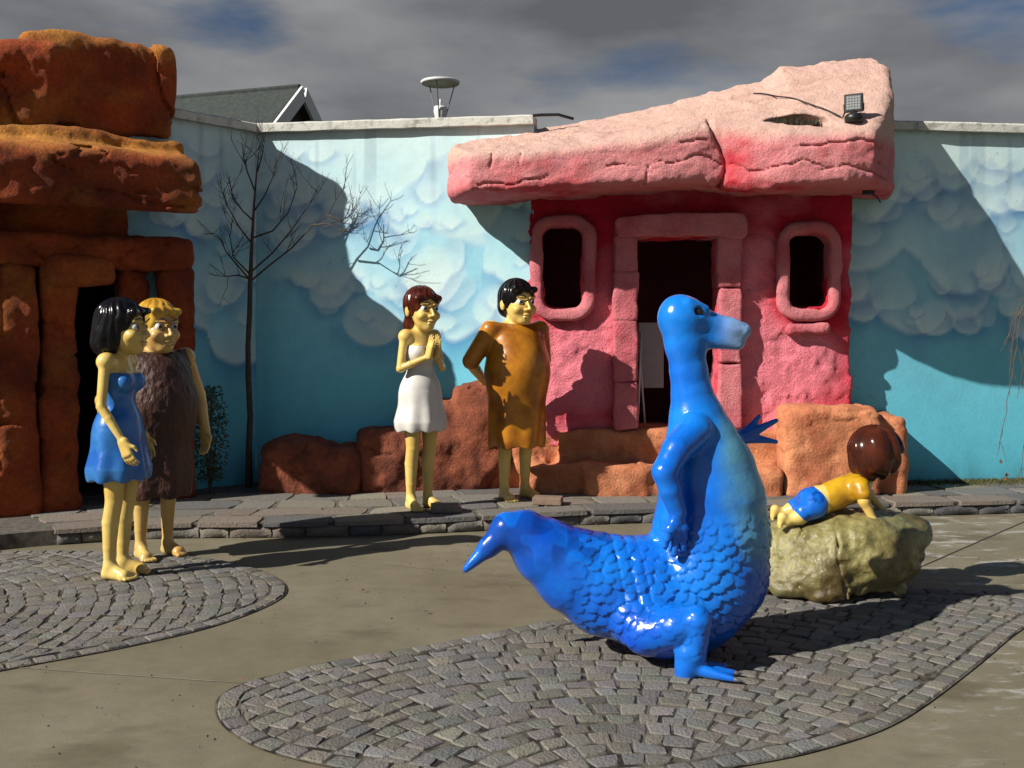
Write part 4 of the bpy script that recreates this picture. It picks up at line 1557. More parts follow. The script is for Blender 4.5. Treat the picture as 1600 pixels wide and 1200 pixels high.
lp_ = P(688, 187, 13.0)
lamp = empty('street_lamp', (lp_.x, lp_.y, 0), 0, 'garden lamp with a flat disc shade on thin rods behind the wall', 'lamp')
zc = lp_.z
MB().lathe([(0.05, 0), (0.045, zc - 0.1), (0.045, zc - 0.05)], n=14).build('post', M_lampmetal, lamp, True)
MB().lathe([(0.055, zc - 0.05), (0.06, zc), (0.085, zc + 0.10), (0.08, zc + 0.165), (0.03, zc + 0.17)], n=18).build('lamp_holder', M_white, lamp, True)
MB().lathe([(0.012, zc + 0.17), (0.012, zc + 0.26)], n=8).build('bulb', M_white, lamp, True)
zd = P(688, 128, 13).z
MB().lathe([(0.02, zd - 0.012), (0.235, zd - 0.03), (0.25, zd), (0.235, zd + 0.012), (0.02, zd + 0.035)], n=32).build('shade', M_white, lamp, True)
for k in range(3):
    a = R(20 + 120 * k)
    MB().tube([(0.05 * math.cos(a), 0.05 * math.sin(a), zc - 0.03), (0.19 * math.cos(a), 0.19 * math.sin(a), zd - 0.02)], 0.007, 6).build('rod', M_lampmetal, lamp)

# ------------------------------------------------------------------ loose bricks on the terrace
for (px, py, mm, rz, lab) in ((697, 800, M_brick, 6, 'flat grey brick lying at the feet of the white dressed figure'), (856, 788, M_plaque, -10, 'flat brown brick lying at the feet of the ochre clad figure')):
    p = G(px, py, ZT)
    b = MB().box((0, 0, 0.03), (0.12, 0.075, 0.03))
    o = b.build('brick', mm, bevel=0.006)
    o.location = (p.x, p.y, ZT + 0.004)
    o.rotation_euler = (0, 0, R(rz))
    tag(o, lab, 'brick', 'loose bricks on the terrace')

# grit and twigs on the concrete
gr = MB()
for _ in range(900):
    x, y = random.uniform(-3.4, 3.4), random.uniform(3.6, 8.0)
    s_ = random.uniform(0.002, 0.007) * (1.6 if random.random() < .1 else 1)
    v = [(x + random.uniform(-1, 1) * s_, y + random.uniform(-1, 1) * s_, 0.002) for _ in range(3)] + [(x, y, 0.002 + s_)]
    gr.add(v, [(0, 1, 3), (1, 2, 3), (2, 0, 3)])
tag(gr.build('grit', M_soil), kind='stuff')


lv = MB()
for _ in range(70):
    x = random.uniform(-3.2, 3.6)
    y = random.choice((random.uniform(3.8, 7.6), kat(random.uniform(3, kcum[-1] - 2))[0][1] - random.uniform(.02, .2)))
    a = random.uniform(0, 6.28)
    L_ = random.uniform(.008, .022)
    d1, d2 = Vector((math.cos(a), math.sin(a), 0)) * L_, Vector((-math.sin(a), math.cos(a), 0)) * L_ * .4
    c = Vector((x, y, 0.016))
    lv.add([c - d1, c + d2 + Vector((0, 0, .006)), c + d1, c - d2 + Vector((0, 0, .004))], [(0, 1, 2, 3)])
tag(lv.build('leaves', M_leaf), kind='stuff')

# ------------------------------------------------------------------ painted figures
def hand(f, w, d, nrm, th, curl=0.35, s=1.0, fr=0.0085, wrist=0.026):
    """w wrist, d direction of the fingers, nrm out of the palm's back, th towards the thumb"""
    w, d, nrm, th = (np.array(Vector(v)) for v in (w, d, nrm, th))
    d = d / np.linalg.norm(d)
    nrm = nrm - d * (nrm @ d)
    nrm /= np.linalg.norm(nrm)
    th = th - d * (th @ d) - nrm * (th @ nrm)
    th /= np.linalg.norm(th)
    k0 = w + d * 0.085 * s
    for q in (-0.026, -0.009, 0.009, 0.026):
        f.cap(w + th * q * 0.7 * s, k0 + th * q * s, 0.019 * s, 0.014 * s, k=0.018)
    for q, L in ((0.030, 0.078), (0.010, 0.088), (-0.010, 0.082), (-0.030, 0.062)):
        p = k0 + th * q * s
        dd = d + th * q * 2.0
        dd /= np.linalg.norm(dd)
        a = curl
        for seg, l in ((0, .42), (1, .32), (2, .26)):
            e = p + (dd * math.cos(a) - nrm * math.sin(a)) * L * l * s
            f.cap(p, e, (fr + 0.0015 - 0.001 * seg) * s, (fr + 0.0005 - 0.001 * seg) * s, k=0.004)
            p = e
            a += curl
    p = w + d * 0.025 * s + th * 0.024 * s
    e = p + (d * 0.6 + th * 0.65 - nrm * 0.25) * 0.05 * s
    f.cap(p, e, 0.014 * s, 0.011 * s, k=0.012)
    f.cap(e, e + (d * 0.85 + th * 0.15 - nrm * 0.25) * 0.036 * s, 0.0105 * s, 0.008 * s, k=0.006)


def figure(root, H, female, arms, dress, hairstyle, skin, cloth, hair, h=0.006):
    """adult figure facing local -Y; one continuous body, garments and hair as parts"""
    sc = H / 1.75
    S = lambda *v: tuple(np.array(v, float) * sc)
    hw = 0.142 if female else 0.235
    lo, hi = S(-0.48, -0.44, -0.01), S(0.48, 0.44, 1.86)
    f = Field(lo, hi, h)
    hx_ = 0.078 if female else 0.10
    for sg in (-1, 1):
        x = hx_ * sg
        f.chain([S(x * .95, 0, 0.90), S(x * 1.02, -0.015, 0.70), S(x * 1.0, -0.012, 0.49)], [0.078 * sc, 0.073 * sc, 0.053 * sc], 0.006)
        f.chain([S(x, -0.012, 0.49), S(x, 0.012, 0.36), S(x, 0.018, 0.20), S(x, 0.02, 0.085)], [0.053 * sc, 0.052 * sc, 0.041 * sc, 0.034 * sc], 0.006)
        tx = x + 0.022 * sg
        f.cap(S(x, 0.035, 0.035), S(x, 0.02, 0.09), 0.036 * sc, 0.034 * sc, 0.02)
        f.cap(S(x, 0.03, 0.032), S(tx, -0.099, 0.026), 0.034 * sc, 0.031 * sc, 0.02)
        f.cap(S(x, 0.0, 0.075), S(tx, -0.09, 0.034), 0.032 * sc, 0.026 * sc, 0.03)
        f.cap(S(tx - 0.012, -0.099, 0.024), S(tx + 0.012, -0.099, 0.024), 0.03 * sc, 0.03 * sc, 0.02)
        for q, (o_, r_, l_) in enumerate(((-0.030, 0.0155, 0.155), (-0.010, 0.012, 0.158), (0.007, 0.0115, 0.150), (0.022, 0.011, 0.14), (0.036, 0.010, 0.127))):
            f.cap(S(tx + o_ * sg, -0.115, 0.020), S(tx + o_ * sg * 1.15, -l_, 0.014), r_ * sc, r_ * sc, 0.006)
    f.ell(S(0, 0.01, 0.92), S(0.138 if female else 0.18, 0.105 if female else 0.125, 0.11), 0.05)
    if female:
        f.ell(S(0, 0, 1.08), S(0.098, 0.082, 0.16), 0.06)
        f.ell(S(0, 0.0, 1.26), S(0.125, 0.090, 0.14), 0.06)
        for sg in (-1, 1):
            f.ell(S(0.065 * sg, -0.075, 1.245), S(0.06, 0.05, 0.06), 0.03)
    else:
        f.ell(S(0, -0.02, 1.07), S(0.20, 0.16, 0.22), 0.06)
        f.ell(S(0, 0.0, 1.27), S(0.205, 0.135, 0.17), 0.06)
    f.chain([S(-hw * .86, 0.01, 1.375), S(hw * .86, 0.01, 1.375)], [0.055 * sc, 0.055 * sc], 0.05)
    nr = 0.043 if female else 0.072
    f.cap(S(0, 0.02, 1.38), S(0, 0.0, 1.50), nr * sc * 1.1, nr * sc, 0.05)
    # head
    ks = 1.46 if female else 1.52
    hc = np.array((0, -0.030, 1.588))
    E = lambda x, y, z: tuple((hc + np.array((x, y, z)) * ks) * sc)
    f.ell(E(0, 0.015, 0.025), tuple(np.array((0.080, 0.098, 0.095)) * ks * sc), 0.02)
    f.ell(E(0, -0.030, -0.035), tuple(np.array((0.063 if female else 0.070, 0.068, 0.082)) * ks * sc), 0.03)
    f.ell(E(0, -0.066, -0.093), tuple(np.array((0.026 if female else 0.034, 0.026, 0.022)) * ks * sc), 0.03)
    for sg in (-1, 1):
        f.ell(E(0.036 * sg, -0.095, 0.004), tuple(np.array((0.021, 0.022, 0.016)) * ks * sc), 0.018, 'sub')
        f.ell(E(0.046 * sg, -0.066, -0.034), tuple(np.array((0.024, 0.026, 0.022)) * ks * sc), 0.025)
        f.ell(E(0.082 * sg, 0.022, -0.005), tuple(np.array((0.010, 0.022, 0.034)) * ks * sc), 0.008)
        f.cap(E(0.016 * sg, -0.098, 0.026), E(0.055 * sg, -0.080, 0.028), 0.010 * sc, 0.007 * sc, 0.015)
    f.cap(E(0, -0.094, 0.010), E(0, -0.120, -0.032), 0.0085 * sc, 0.0145 * sc, 0.015)
    for sg in (-1, 1):
        f.ell(E(0.012 * sg, -0.106, -0.036), tuple(np.array((0.010, 0.012, 0.009)) * ks * sc), 0.010)
    f.ell(E(0, -0.097, -0.062), tuple(np.array((0.024, 0.012, 0.007)) * ks * sc), 0.008)
    f.ell(E(0, -0.094, -0.076), tuple(np.array((0.021, 0.012, 0.008)) * ks * sc), 0.008)
    # arms
    ar = (0.036, 0.030, 0.029, 0.021) if female else (0.058, 0.050, 0.046, 0.034)
    for sg, (el, wr, hd, hn, ht, cu) in zip((-1, 1), arms):
        shd = S(hw * sg, 0.01, 1.375)
        f.ell(shd, S(ar[0] * 1.2, ar[0] * 1.25, ar[0] * 1.25), 0.04)
        f.cap(shd, S(*el), ar[0] * sc, ar[1] * sc, 0.01)
        mid = tuple(np.array(S(*el)) * 0.65 + np.array(S(*wr)) * 0.35)
        f.chain([S(*el), mid, S(*wr)], [ar[1] * sc, ar[2] * sc, ar[3] * sc], 0.008)
        hand(f, S(*wr), hd, hn, ht, cu, sc * (1.0 if female else 1.12), fr=0.0088)
    me = f.mesh('body', relax=1)
    link('body', me, skin, root)
    # eyes, brows, lips
    for sg in (-1, 1):
        c = E(0.036 * sg, -0.074, 0.004)
        e = MB()
        r_ = 0.0175 * ks * sc
        for lat in range(9):
            pass
        e.lathe([(max(r_ * math.sin(math.pi * q / 10), 1e-5), -r_ * math.cos(math.pi * q / 10)) for q in range(11)], c, 16)
        eo = e.build('eye', M_eyewhite, root, True)
        ir = MB()
        # iris disc bulging just out of the eyeball
        rings = [(0.0, 1.035), (0.0055, 1.03), (0.0085, 0.99), (0.009, 0.90)]
        vs, fs = [], []
        for rr, y in rings:
            for k in range(14):
                a = 2 * math.pi * k / 14
                vs.append((c[0] + rr * ks * sc * math.cos(a), c[1] - y * r_, c[2] + rr * ks * sc * math.sin(a)))
        for i in range(3):
            for k in range(14):
                fs.append((i * 14 + k, (i + 1) * 14 + k, (i + 1) * 14 + (k + 1) % 14, i * 14 + (k + 1) % 14))
        ir.add(vs, fs)
        ir.build('iris', M_iris, eo, True)
        b = MB().tube([E(0.014 * sg, -0.1065, 0.030), E(0.036 * sg, -0.103, 0.041), E(0.060 * sg, -0.084, 0.034)], [0.0042 * sc, 0.0048 * sc, 0.0022 * sc], 6)
        b.build('eyebrow', M_brow, root, True)
    lipf = Field(tuple(np.array(E(0, -0.1, -0.07)) - 0.06), tuple(np.array(E(0, -0.1, -0.07)) + 0.06), 0.003)
    for x0_, x1_, z_ in ((-0.022, 0.0, -0.0635), (0.0, 0.022, -0.0635), (-0.019, 0.019, -0.075)):
        lipf.cap(E(x0_, -0.107 if x0_ == 0 else -0.100, z_), E(x1_, -0.107 if x1_ == 0 else -0.100, z_), 0.0042 * sc, 0.0042 * sc, 0.003)
    link('lips', lipf.mesh('lips', relax=1), M_lip, root)
    # garment
    g = Field(lo, hi, h)
    if dress == 'dress':
        g.ell(S(0, 0, 1.08), S(0.110, 0.093, 0.17), 0.05)
        g.ell(S(0, 0.0, 1.25), S(0.136, 0.100, 0.14), 0.06)
        for sg in (-1, 1):
            g.ell(S(0.066 * sg, -0.080, 1.245), S(0.066, 0.056, 0.064), 0.03)
        g.ell(S(0, 0.01, 0.92), S(0.170, 0.138, 0.15), 0.05)
        g.cap(S(0, 0.0, 0.96), S(0, 0.0, 0.70), 0.150 * sc, 0.218 * sc, 0.06, sy=0.88)
        hem, neck = 0.625, 1.315
        top = lambda p: p[:, 2] - neck * sc - 0.10 * np.abs(p[:, 0]) + 0.02
        fl_ = lambda p: 0.008 * np.sin(np.arctan2(p[:, 0], p[:, 1]) * 9) * sstep(1.0 * sc, 0.65 * sc, p[:, 2])
    else:
        g.ell(S(0, -0.03, 1.06), S(0.270, 0.245, 0.33), 0.06)
        g.ell(S(0, 0.0, 1.28), S(0.245, 0.185, 0.165), 0.06)
        g.cap(S(0, -0.01, 1.00), S(0, -0.01, 0.50), 0.24 * sc, 0.235 * sc, 0.08, sy=0.94)
        g.cap(S(-hw * .85, 0.01, 1.375), S(hw * .85, 0.01, 1.375), 0.075 * sc, 0.075 * sc, 0.05)
        hem, neck = 0.43, 1.425
        if dress == 'sleeved':
            for sg, a_ in zip((-1, 1), arms):
                shd = np.array(S(hw * sg, 0.01, 1.37))
                el = np.array(S(*a_[0]))
                g.cap(shd, shd + (el - shd) * 0.95, 0.082 * sc, 0.072 * sc, 0.03)
        top = lambda p: p[:, 2] - neck * sc - 0.12 * np.abs(p[:, 0]) + 0.015
        fl_ = lambda p: 0.010 * np.sin(np.arctan2(p[:, 0], p[:, 1]) * 7 + p[:, 2] * 3) * sstep(1.0 * sc, 0.5 * sc, p[:, 2])
    # cut hem and neckline, hollow the skirt
    hh_ = hem * sc
    g.put(S(-0.4, -0.4, -0.2), S(0.4, 0.4, hem), lambda X, Y, Z: (Z - hh_) + 0 * X + 0 * Y, k=0.006, op='sub')
    g.noise(fl_, 0.09)
    inner = 0.165 if dress == 'dress' else 0.215
    g.cap(S(0, 0, hem + 0.02), S(0, 0, hem - 0.3), inner * sc, inner * sc, 0.01, 'sub', sy=0.82)
    idx = np.argwhere(np.abs(g.D) < 0.2)
    p = g.lo + idx * g.h
    g.D[idx[:, 0], idx[:, 1], idx[:, 2]] = np.maximum(g.D[idx[:, 0], idx[:, 1], idx[:, 2]], top(p))
    if cloth is M_fur:
        g.noise(lambda p: 0.004 * fbm(p * np.array([1, 1, .45]), 42, 2, 77), 0.03)
    nm = 'dress' if dress == 'dress' else 'tunic'
    link(nm, g.mesh(nm, relax=1), cloth, root)
    # hair
    q = Field(tuple(np.array(E(0, 0, 0)) - np.array((0.24, 0.28, 0.42)) * sc), tuple(np.array(E(0, 0, 0)) + np.array((0.24, 0.32, 0.24)) * sc), h * 0.9)
    q.ell(E(0, 0.020, 0.034), tuple(np.array((0.093, 0.110, 0.102)) * ks * sc), 0.02)
    if hairstyle == 'bob':
        q.ell(E(0, 0.048, -0.035), tuple(np.array((0.105, 0.085, 0.095)) * ks * sc), 0.04)
        q.ell(E(0, 0.060, -0.075), tuple(np.array((0.098, 0.068, 0.052)) * ks * sc), 0.04)
        q.cap(E(-0.06, -0.083, 0.068), E(0.05, -0.088, 0.074), 0.026 * sc, 0.022 * sc, 0.03)
    elif hairstyle == 'long':
        q.chain([E(0, 0.07, 0.0), E(0, 0.10, -0.09), E(0, 0.105, -0.19)], [0.080 * sc, 0.075 * sc, 0.035 * sc], 0.04)
        q.cap(E(-0.07, -0.06, 0.06), E(0.07, -0.06, 0.06), 0.028 * sc, 0.028 * sc, 0.03)
    else:
        q.cap(E(-0.06, -0.070, 0.078), E(0.06, -0.075, 0.072), 0.022 * sc, 0.022 * sc, 0.03)
        q.ell(E(0, 0.07, -0.02), tuple(np.array((0.078, 0.058, 0.06)) * ks * sc), 0.03)
    # keep the face clear
    q.ell(E(0, -0.115, -0.030), tuple(np.array((0.074, 0.088, 0.094)) * ks * sc), 0.015, 'sub')
    q.ell(E(0, -0.09, -0.12), tuple(np.array((0.115, 0.10, 0.10)) * ks * sc), 0.015, 'sub')
    if hairstyle not in ('bob', 'long'):
        q.ell(E(0, -0.02, -0.13), tuple(np.array((0.2, 0.085, 0.10)) * ks * sc), 0.02, 'sub')
    ctr = np.array(E(0, 0.03, 0.0))
    q.noise(lambda p: 0.0035 * sc * np.sin(np.arctan2(p[:, 0], p[:, 1] - ctr[1]) * 18 + 14 * (p[:, 2] - ctr[2]) + 2 * fbm(p, 12, 2, 9)), 0.03)
    link('hair', q.mesh('hair', relax=1), hair, root)


def arm_down(sg, female, fwd=0.0, out=0.0):
    x = (0.142 if female else 0.26) * sg
    if female:
        return ((x * 1.35 + out * sg, 0.03 - fwd * .3, 1.10), (x * 1.32 + out * sg * 1.3, -0.06 - fwd, 0.88), (0.1 * sg, -0.35 - fwd, -1), (sg, 0.2, 0), (0, -1, -0.2), 0.28)
    return ((x * 1.38, 0.04, 1.10), (x * 1.36, -0.05, 0.86), (0, -0.15, -1), (sg, 0.2, 0), (0, -1, 0), 0.3)


p = G(186, 903)
w1 = empty('woman_statue', (p.x, p.y, 0.012), R(80), 'glossy painted woman figure in a plain blue dress with black hair', 'statue', 'painted figures in the yard')
figure(w1, 1.74, True, [arm_down(-1, True, 0.08), arm_down(1, True, 0.0)], 'dress', 'bob', M_skin, M_bluedress, M_hairblack)

p = G(243, 872)
m1 = empty('man_statue', (p.x, p.y, 0.012), R(48), 'glossy painted man figure with blond hair in a dark brown fur tunic', 'statue', 'painted figures in the yard')
figure(m1, 1.74, False, [arm_down(-1, False), arm_down(1, False)], 'tunic', 'short', M_skin2, M_fur, M_hairblond)

p = G(657, 794, ZT)
w2 = empty('woman_statue', (p.x, p.y, ZT), R(36), 'glossy painted woman figure in a plain white dress with hands pressed together', 'statue', 'painted figures in the yard')
pray = [((0.142 * s_ * 1.36, -0.01, 1.12), (0.034 * s_, -0.185, 1.22), (-0.006 * s_, -0.28, 1), (s_, 0, 0), (0, 0.9, 0.35), 0.05) for s_ in (-1, 1)]
figure(w2, 1.78, True, pray, 'dress', 'long', M_skin, M_whitedress, M_hairauburn)

p = G(806, 779, ZT)
m2 = empty('man_statue', (p.x, p.y, ZT), R(32), 'glossy painted man figure with black hair in an ochre tunic, hands behind', 'statue', 'painted figures in the yard')
behind = [((0.235 * s_ * 1.5, 0.13, 1.11), (0.12 * s_, 0.305, 0.95), (-s_, 0.06, -0.25), (0, 1, 0), (0, 0, 1), 0.2) for s_ in (-1, 1)]
figure(m2, 1.85, False, behind, 'sleeved', 'short', M_skin, M_ochre, M_hairblack)

# ------------------------------------------------------------------ green boulder and the child figure lying on it
BC = Vector((P(1310, 0, 6.2).x, 6.2, 0))
f = Field((BC.x - .75, BC.y - .6, -0.02), (BC.x + .75, BC.y + .6, 0.75), 0.012)


def bp_(px, py, dy=0.0):
    v = P(px, py, 6.2)
    return (v.x, v.y + dy, v.z)


f.ell(bp_(1270, 895), (0.36, 0.34, 0.26), 0.08)
f.ell(bp_(1340, 870, .02), (0.36, 0.34, 0.26), 0.08)
f.ell(bp_(1380, 842), (0.23, 0.26, 0.17), 0.08)
f.ell(bp_(1430, 830, -.02), (0.075, 0.09, 0.065), 0.05)
f.ell(bp_(1222, 868), (0.16, 0.22, 0.18), 0.08)
f.ell(bp_(1312, 832), (0.27, 0.26, 0.145), 0.10)
f.ell(bp_(1268, 845), (0.20, 0.24, 0.13), 0.10)
f.ell(bp_(1300, 925), (0.42, 0.36, 0.16), 0.10)
f.ell(bp_(1195, 900), (0.10, 0.2, 0.14), 0.08)
f.put((BC.x - .75, BC.y - .6, -0.05), (BC.x + .75, BC.y + .6, 0.03), lambda X, Y, Z: (Z - 0.022 - 0.02 * np.sin(X * 6)) + 0 * Y, k=0.03, op='sub')
f.noise(lambda p: 0.035 * fbm(p, 3.4, 4, 400) + 0.012 * fbm(p * np.array([1, 1, 1.8]), 10, 4, 402) + 0.014 * (1 - sstep(0, 0.08, np.abs(fbm(p, 3.2, 2, 405)))), 0.09)


def rockcol(V):
    a, b, c = lin(142, 134, 84), lin(76, 62, 30), lin(112, 122, 92)
    n = fbm(V, 2.6, 4, 410)
    m = np.clip(0.5 + 0.8 * n + 0.25 * fbm(V, 9, 3, 412), 0, 1)[:, None]
    o = a * (1 - m) + b * m
    g = np.clip(fbm(V, 4, 3, 415), 0, 1)[:, None] * 0.6
    return o * (1 - g) + c * g


me = f.mesh('boulder', rockcol)
me.transform(Matrix.Translation(-BC))
bo = link('boulder', me, M_rockpaint)
bo.location = BC
tag(bo, 'glossy green brown boulder on the cobbles with a child figure on top', 'rock')

CH = Vector(bp_(1300, 800))
child = empty('child_statue', CH, 0, 'painted child figure in yellow shirt and blue shorts lying on the green boulder', 'statue', 'painted figures in the yard')
KD = 6.16


def cp_(px, py, dy=0.0):
    v = P(px, py, KD)
    return np.array((v.x - CH.x, v.y + dy - CH.y, v.z - CH.z))


lo = cp_(1190, 850, -0.4)
hi = cp_(1460, 620, 0.4)
f = Field(lo, hi, 0.005)
# legs trailing to the left, hips, chest, arms propping
for dy, yo in ((-0.065, 4), (0.075, 0)):
    f.chain([cp_(1268, 790, dy), cp_(1244, 800 + yo, dy * 1.1), cp_(1226, 806 + yo, dy * 1.2)], [0.056, 0.042, 0.028], 0.03)
    f.chain([cp_(1226, 805 + yo, dy * 1.2), cp_(1217, 800 + yo, dy * 1.2 - .005), cp_(1213, 806 + yo + 4, dy * 1.2 - .01)], [0.027, 0.026, 0.018], 0.015)
    for q in range(5):
        f.cap(cp_(1214, 808 + yo, dy * 1.2 - 0.022 + 0.011 * q), cp_(1212, 816 + yo, dy * 1.2 - 0.024 + 0.012 * q), 0.0075, 0.006, 0.004)
f.ell(cp_(1275, 783), (0.095, 0.095, 0.08), 0.04)
f.cap(cp_(1280, 782), cp_(1338, 762), 0.078, 0.082, 0.05)
f.cap(cp_(1338, 760), cp_(1360, 742), 0.06, 0.04, 0.04)
for dy, wx, wy, ex, ey in ((-0.115, 1353, 806, 1339, 778), (0.12, 1388, 800, 1368, 776)):
    f.cap(cp_(1338, 757, dy * .75), cp_(ex, ey, dy * 1.05), 0.040, 0.031, 0.03)
    f.cap(cp_(ex, ey, dy * 1.05), cp_(wx, wy, dy * 1.1), 0.031, 0.022, 0.02)
    hand(f, cp_(wx, wy, dy * 1.1), (0.75, 0.05, -0.45), (0.4, 0, 1), (0.1, -1 if dy > 0 else 1, 0), 0.28, 0.62, fr=0.0105)
hcx, hcy = 1370, 708
f.ell(cp_(hcx, hcy), (0.134, 0.126, 0.132), 0.03)
fd = np.array((0.93, 0.30, -0.12))              # where the face looks
sd_v = np.cross(fd, (0, 0, 1.0))
sd_v /= np.linalg.norm(sd_v)
hc = cp_(hcx, hcy)
f.ell(hc + fd * 0.045 + np.array((0, 0, -0.045)), (0.085, 0.08, 0.075), 0.04)
f.cap(hc + fd * 0.120 + np.array((0, 0, -0.03)), hc + fd * 0.133 + np.array((0, 0, -0.038)), 0.014, 0.014, 0.015)
for sg in (-1, 1):
    f.ell(hc + sd_v * 0.116 * sg + np.array((0, 0, -0.015)), (0.024, 0.016, 0.028), 0.01)
    f.ell(hc + fd * 0.115 + sd_v * 0.042 * sg + np.array((0, 0, 0.008)), (0.02, 0.02, 0.02), 0.012, 'sub')
    f.ell(hc + fd * 0.078 + sd_v * 0.05 * sg + np.array((0, 0, -0.055)), (0.034, 0.034, 0.03), 0.02)
link('body', f.mesh('body', relax=1), M_skin, child)
for sg in (-1, 1):
    c = hc + fd * 0.098 + sd_v * 0.042 * sg + np.array((0, 0, 0.008))
    e = MB().lathe([(max(0.019 * math.sin(math.pi * q / 8), 1e-5), -0.019 * math.cos(math.pi * q / 8)) for q in range(9)], c, 14).build('eye', M_eyewhite, child, True)
    c2 = c + fd * 0.0125
    MB().lathe([(max(0.0095 * math.sin(math.pi * q / 6), 1e-5), -0.0095 * math.cos(math.pi * q / 6)) for q in range(7)], c2, 10).build('iris', M_iris, e, True)
lp2 = hc + fd * 0.122 + np.array((0, 0, -0.075))
MB().tube([lp2 - sd_v * 0.024 - fd * 0.012, lp2, lp2 + sd_v * 0.024 - fd * 0.012], [0.003, 0.006, 0.003], 8).build('lips', M_lip, child, True)
g = Field(lo, hi, 0.006)
g.cap(cp_(1283, 781), cp_(1337, 761), 0.088, 0.091, 0.05)
for dy in (-0.115, 0.12):
    g.cap(cp_(1337, 757, dy * .7), cp_(1339, 768, dy * .95), 0.056, 0.049, 0.04)
g.put(lo, hi, lambda X, Y, Z: (X - cp_(1290, 0)[0] + 0.1 * Z) + 0 * Y, k=0.006, op='sub', m=0)
g.noise(lambda p: 0.004 * fbm(p, 9, 3, 420), 0.03)
link('shirt', g.mesh('shirt', relax=1), M_yellowtop, child)
g = Field(lo, hi, 0.006)
g.ell(cp_(1273, 783), (0.106, 0.108, 0.090), 0.04)
for dy in (-0.065, 0.075):
    g.cap(cp_(1268, 790, dy), cp_(1250, 798, dy * 1.1), 0.068, 0.060, 0.04)
g.put(lo, hi, lambda X, Y, Z: (cp_(1288, 0)[0] - X - 0.1 * Z) + 0 * Y, k=0.006, op='sub', m=0)
g.noise(lambda p: 0.004 * fbm(p, 9, 3, 424), 0.03)
link('shorts', g.mesh('shorts', relax=1), M_blueshorts, child)
q = Field(lo, hi, 0.006)
q.ell(hc - fd * 0.010 + np.array((0, 0, 0.008)), (0.158, 0.152, 0.158), 0.02)
q.ell(hc - fd * 0.05 + np.array((0, 0, -0.075)), (0.115, 0.12, 0.085), 0.04)
q.ell(hc + fd * 0.145 + np.array((0, 0, -0.03)), (0.105, 0.105, 0.102), 0.015, 'sub')
q.ell(hc + fd * 0.09 + np.array((0, 0, -0.15)), (0.10, 0.12, 0.10), 0.015, 'sub')
q.noise(lambda p: 0.009 * np.sin(np.arctan2(p[:, 1] - hc[1], p[:, 0] - hc[0]) * 8 + 9 * (p[:, 2] - hc[2]) + 2.5 * fbm(p, 7, 2, 31)), 0.03)
link('hair', q.mesh('hair', relax=1), M_hairbrown, child)

# ------------------------------------------------------------------ blue dinosaur
DD = 5.03
D0 = Vector((P(1070, 0, DD).x, DD, 0.012))
dino = empty('dinosaur_statue', D0, 0, 'big glossy blue long necked dinosaur figure sitting upright on the cobbles', 'statue')
kpx = DD / F


def dp(px, py, dy=0.0):
    v = P(px, py, DD)
    return np.array((v.x - D0.x, dy, v.z - D0.z))


f = Field(dp(705, 1060, -0.52), dp(1245, 430, 0.52), 0.0066)
body = [((1064, 500), 34), ((1070, 540), 30), ((1076, 585), 28), ((1081, 620), 32), ((1088, 655), 42), ((1097, 695), 56), ((1106, 735), 71), ((1112, 780), 82), ((1112, 830), 88), ((1102, 890), 93), ((1072, 935), 87)]
f.chain([dp(*p) for p, r in body], [r * kpx for p, r in body], 0.03, sy=0.92)
tail = [((1072, 930), 86), ((1005, 924), 84), ((945, 910), 75), ((895, 887), 63), ((850, 855), 49), ((818, 828), 35), ((792, 820), 25), ((766, 844), 15), ((730, 877), 5)]
f.chain([dp(p[0], p[1], -0.02 * i) for i, (p, r) in enumerate(tail)], [r * kpx for p, r in tail], 0.03, sy=0.92)
# haunches, shins, feet
for sg in (-1, 1):
    y = 0.30 * sg
    f.ell(dp(1010, 960, y * 0.70), (0.21, 0.12, 0.13), 0.06, rot=Matrix.Rotation(R(22), 3, 'Y'))
    f.chain([dp(1000, 965, y * 0.85), dp(1040, 948, y * 1.10), dp(1068, 936, y * 1.22)], [0.10, 0.080, 0.066], 0.03)
    f.chain([dp(1068, 936, y * 1.22), dp(1062, 985, y * 1.22), dp(1052, 1016, y * 1.2)], [0.066, 0.058, 0.049], 0.008)
    base = dp(1052, 0, y * 1.2)
    a = np.array((base[0], y * 1.2, 0.045))
    f.cap(np.array((base[0], y * 1.2, 0.10)), a, 0.048, 0.045, 0.03)
    for q, an in enumerate((-24, 0, 24)):
        t = a + 0.21 * np.array((math.cos(R(an)), math.sin(R(an)) * 1.0 - 0.12, 0)) + np.array((0, 0, -0.027))
        f.cap(a + np.array((0.01, 0, -0.008)), t, 0.034, 0.013, 0.015)
# head: plain long tapering reptile head
f.ell(dp(1064, 494), (0.106, 0.092, 0.104), 0.05)
f.cap(dp(1080, 498), dp(1140, 516), 0.074, 0.050, 0.05, sy=0.85)
f.cap(dp(1140, 514), dp(1160, 517), 0.050, 0.042, 0.03, sy=0.95)
f.cap(dp(1080, 524), dp(1152, 535), 0.060, 0.036, 0.03, sy=0.95)
for sg in (-1, 1):
    f.cap(dp(1074, 474, 0.066 * sg), dp(1100, 482, 0.052 * sg), 0.026, 0.014, 0.025)
    f.ell(dp(1088, 487, 0.080 * sg), (0.026, 0.02, 0.022), 0.012, 'sub')
    f.chain([dp(1084, 526, 0.085 * sg), dp(1118, 534, 0.062 * sg), dp(1150, 537, 0.045 * sg), dp(1172, 531, 0.012 * sg)], [0.0045, 0.005, 0.005, 0.005], 0.006, 'sub')
    f.ell(dp(1165, 507, 0.026 * sg), (0.011, 0.013, 0.008), 0.006, 'sub')
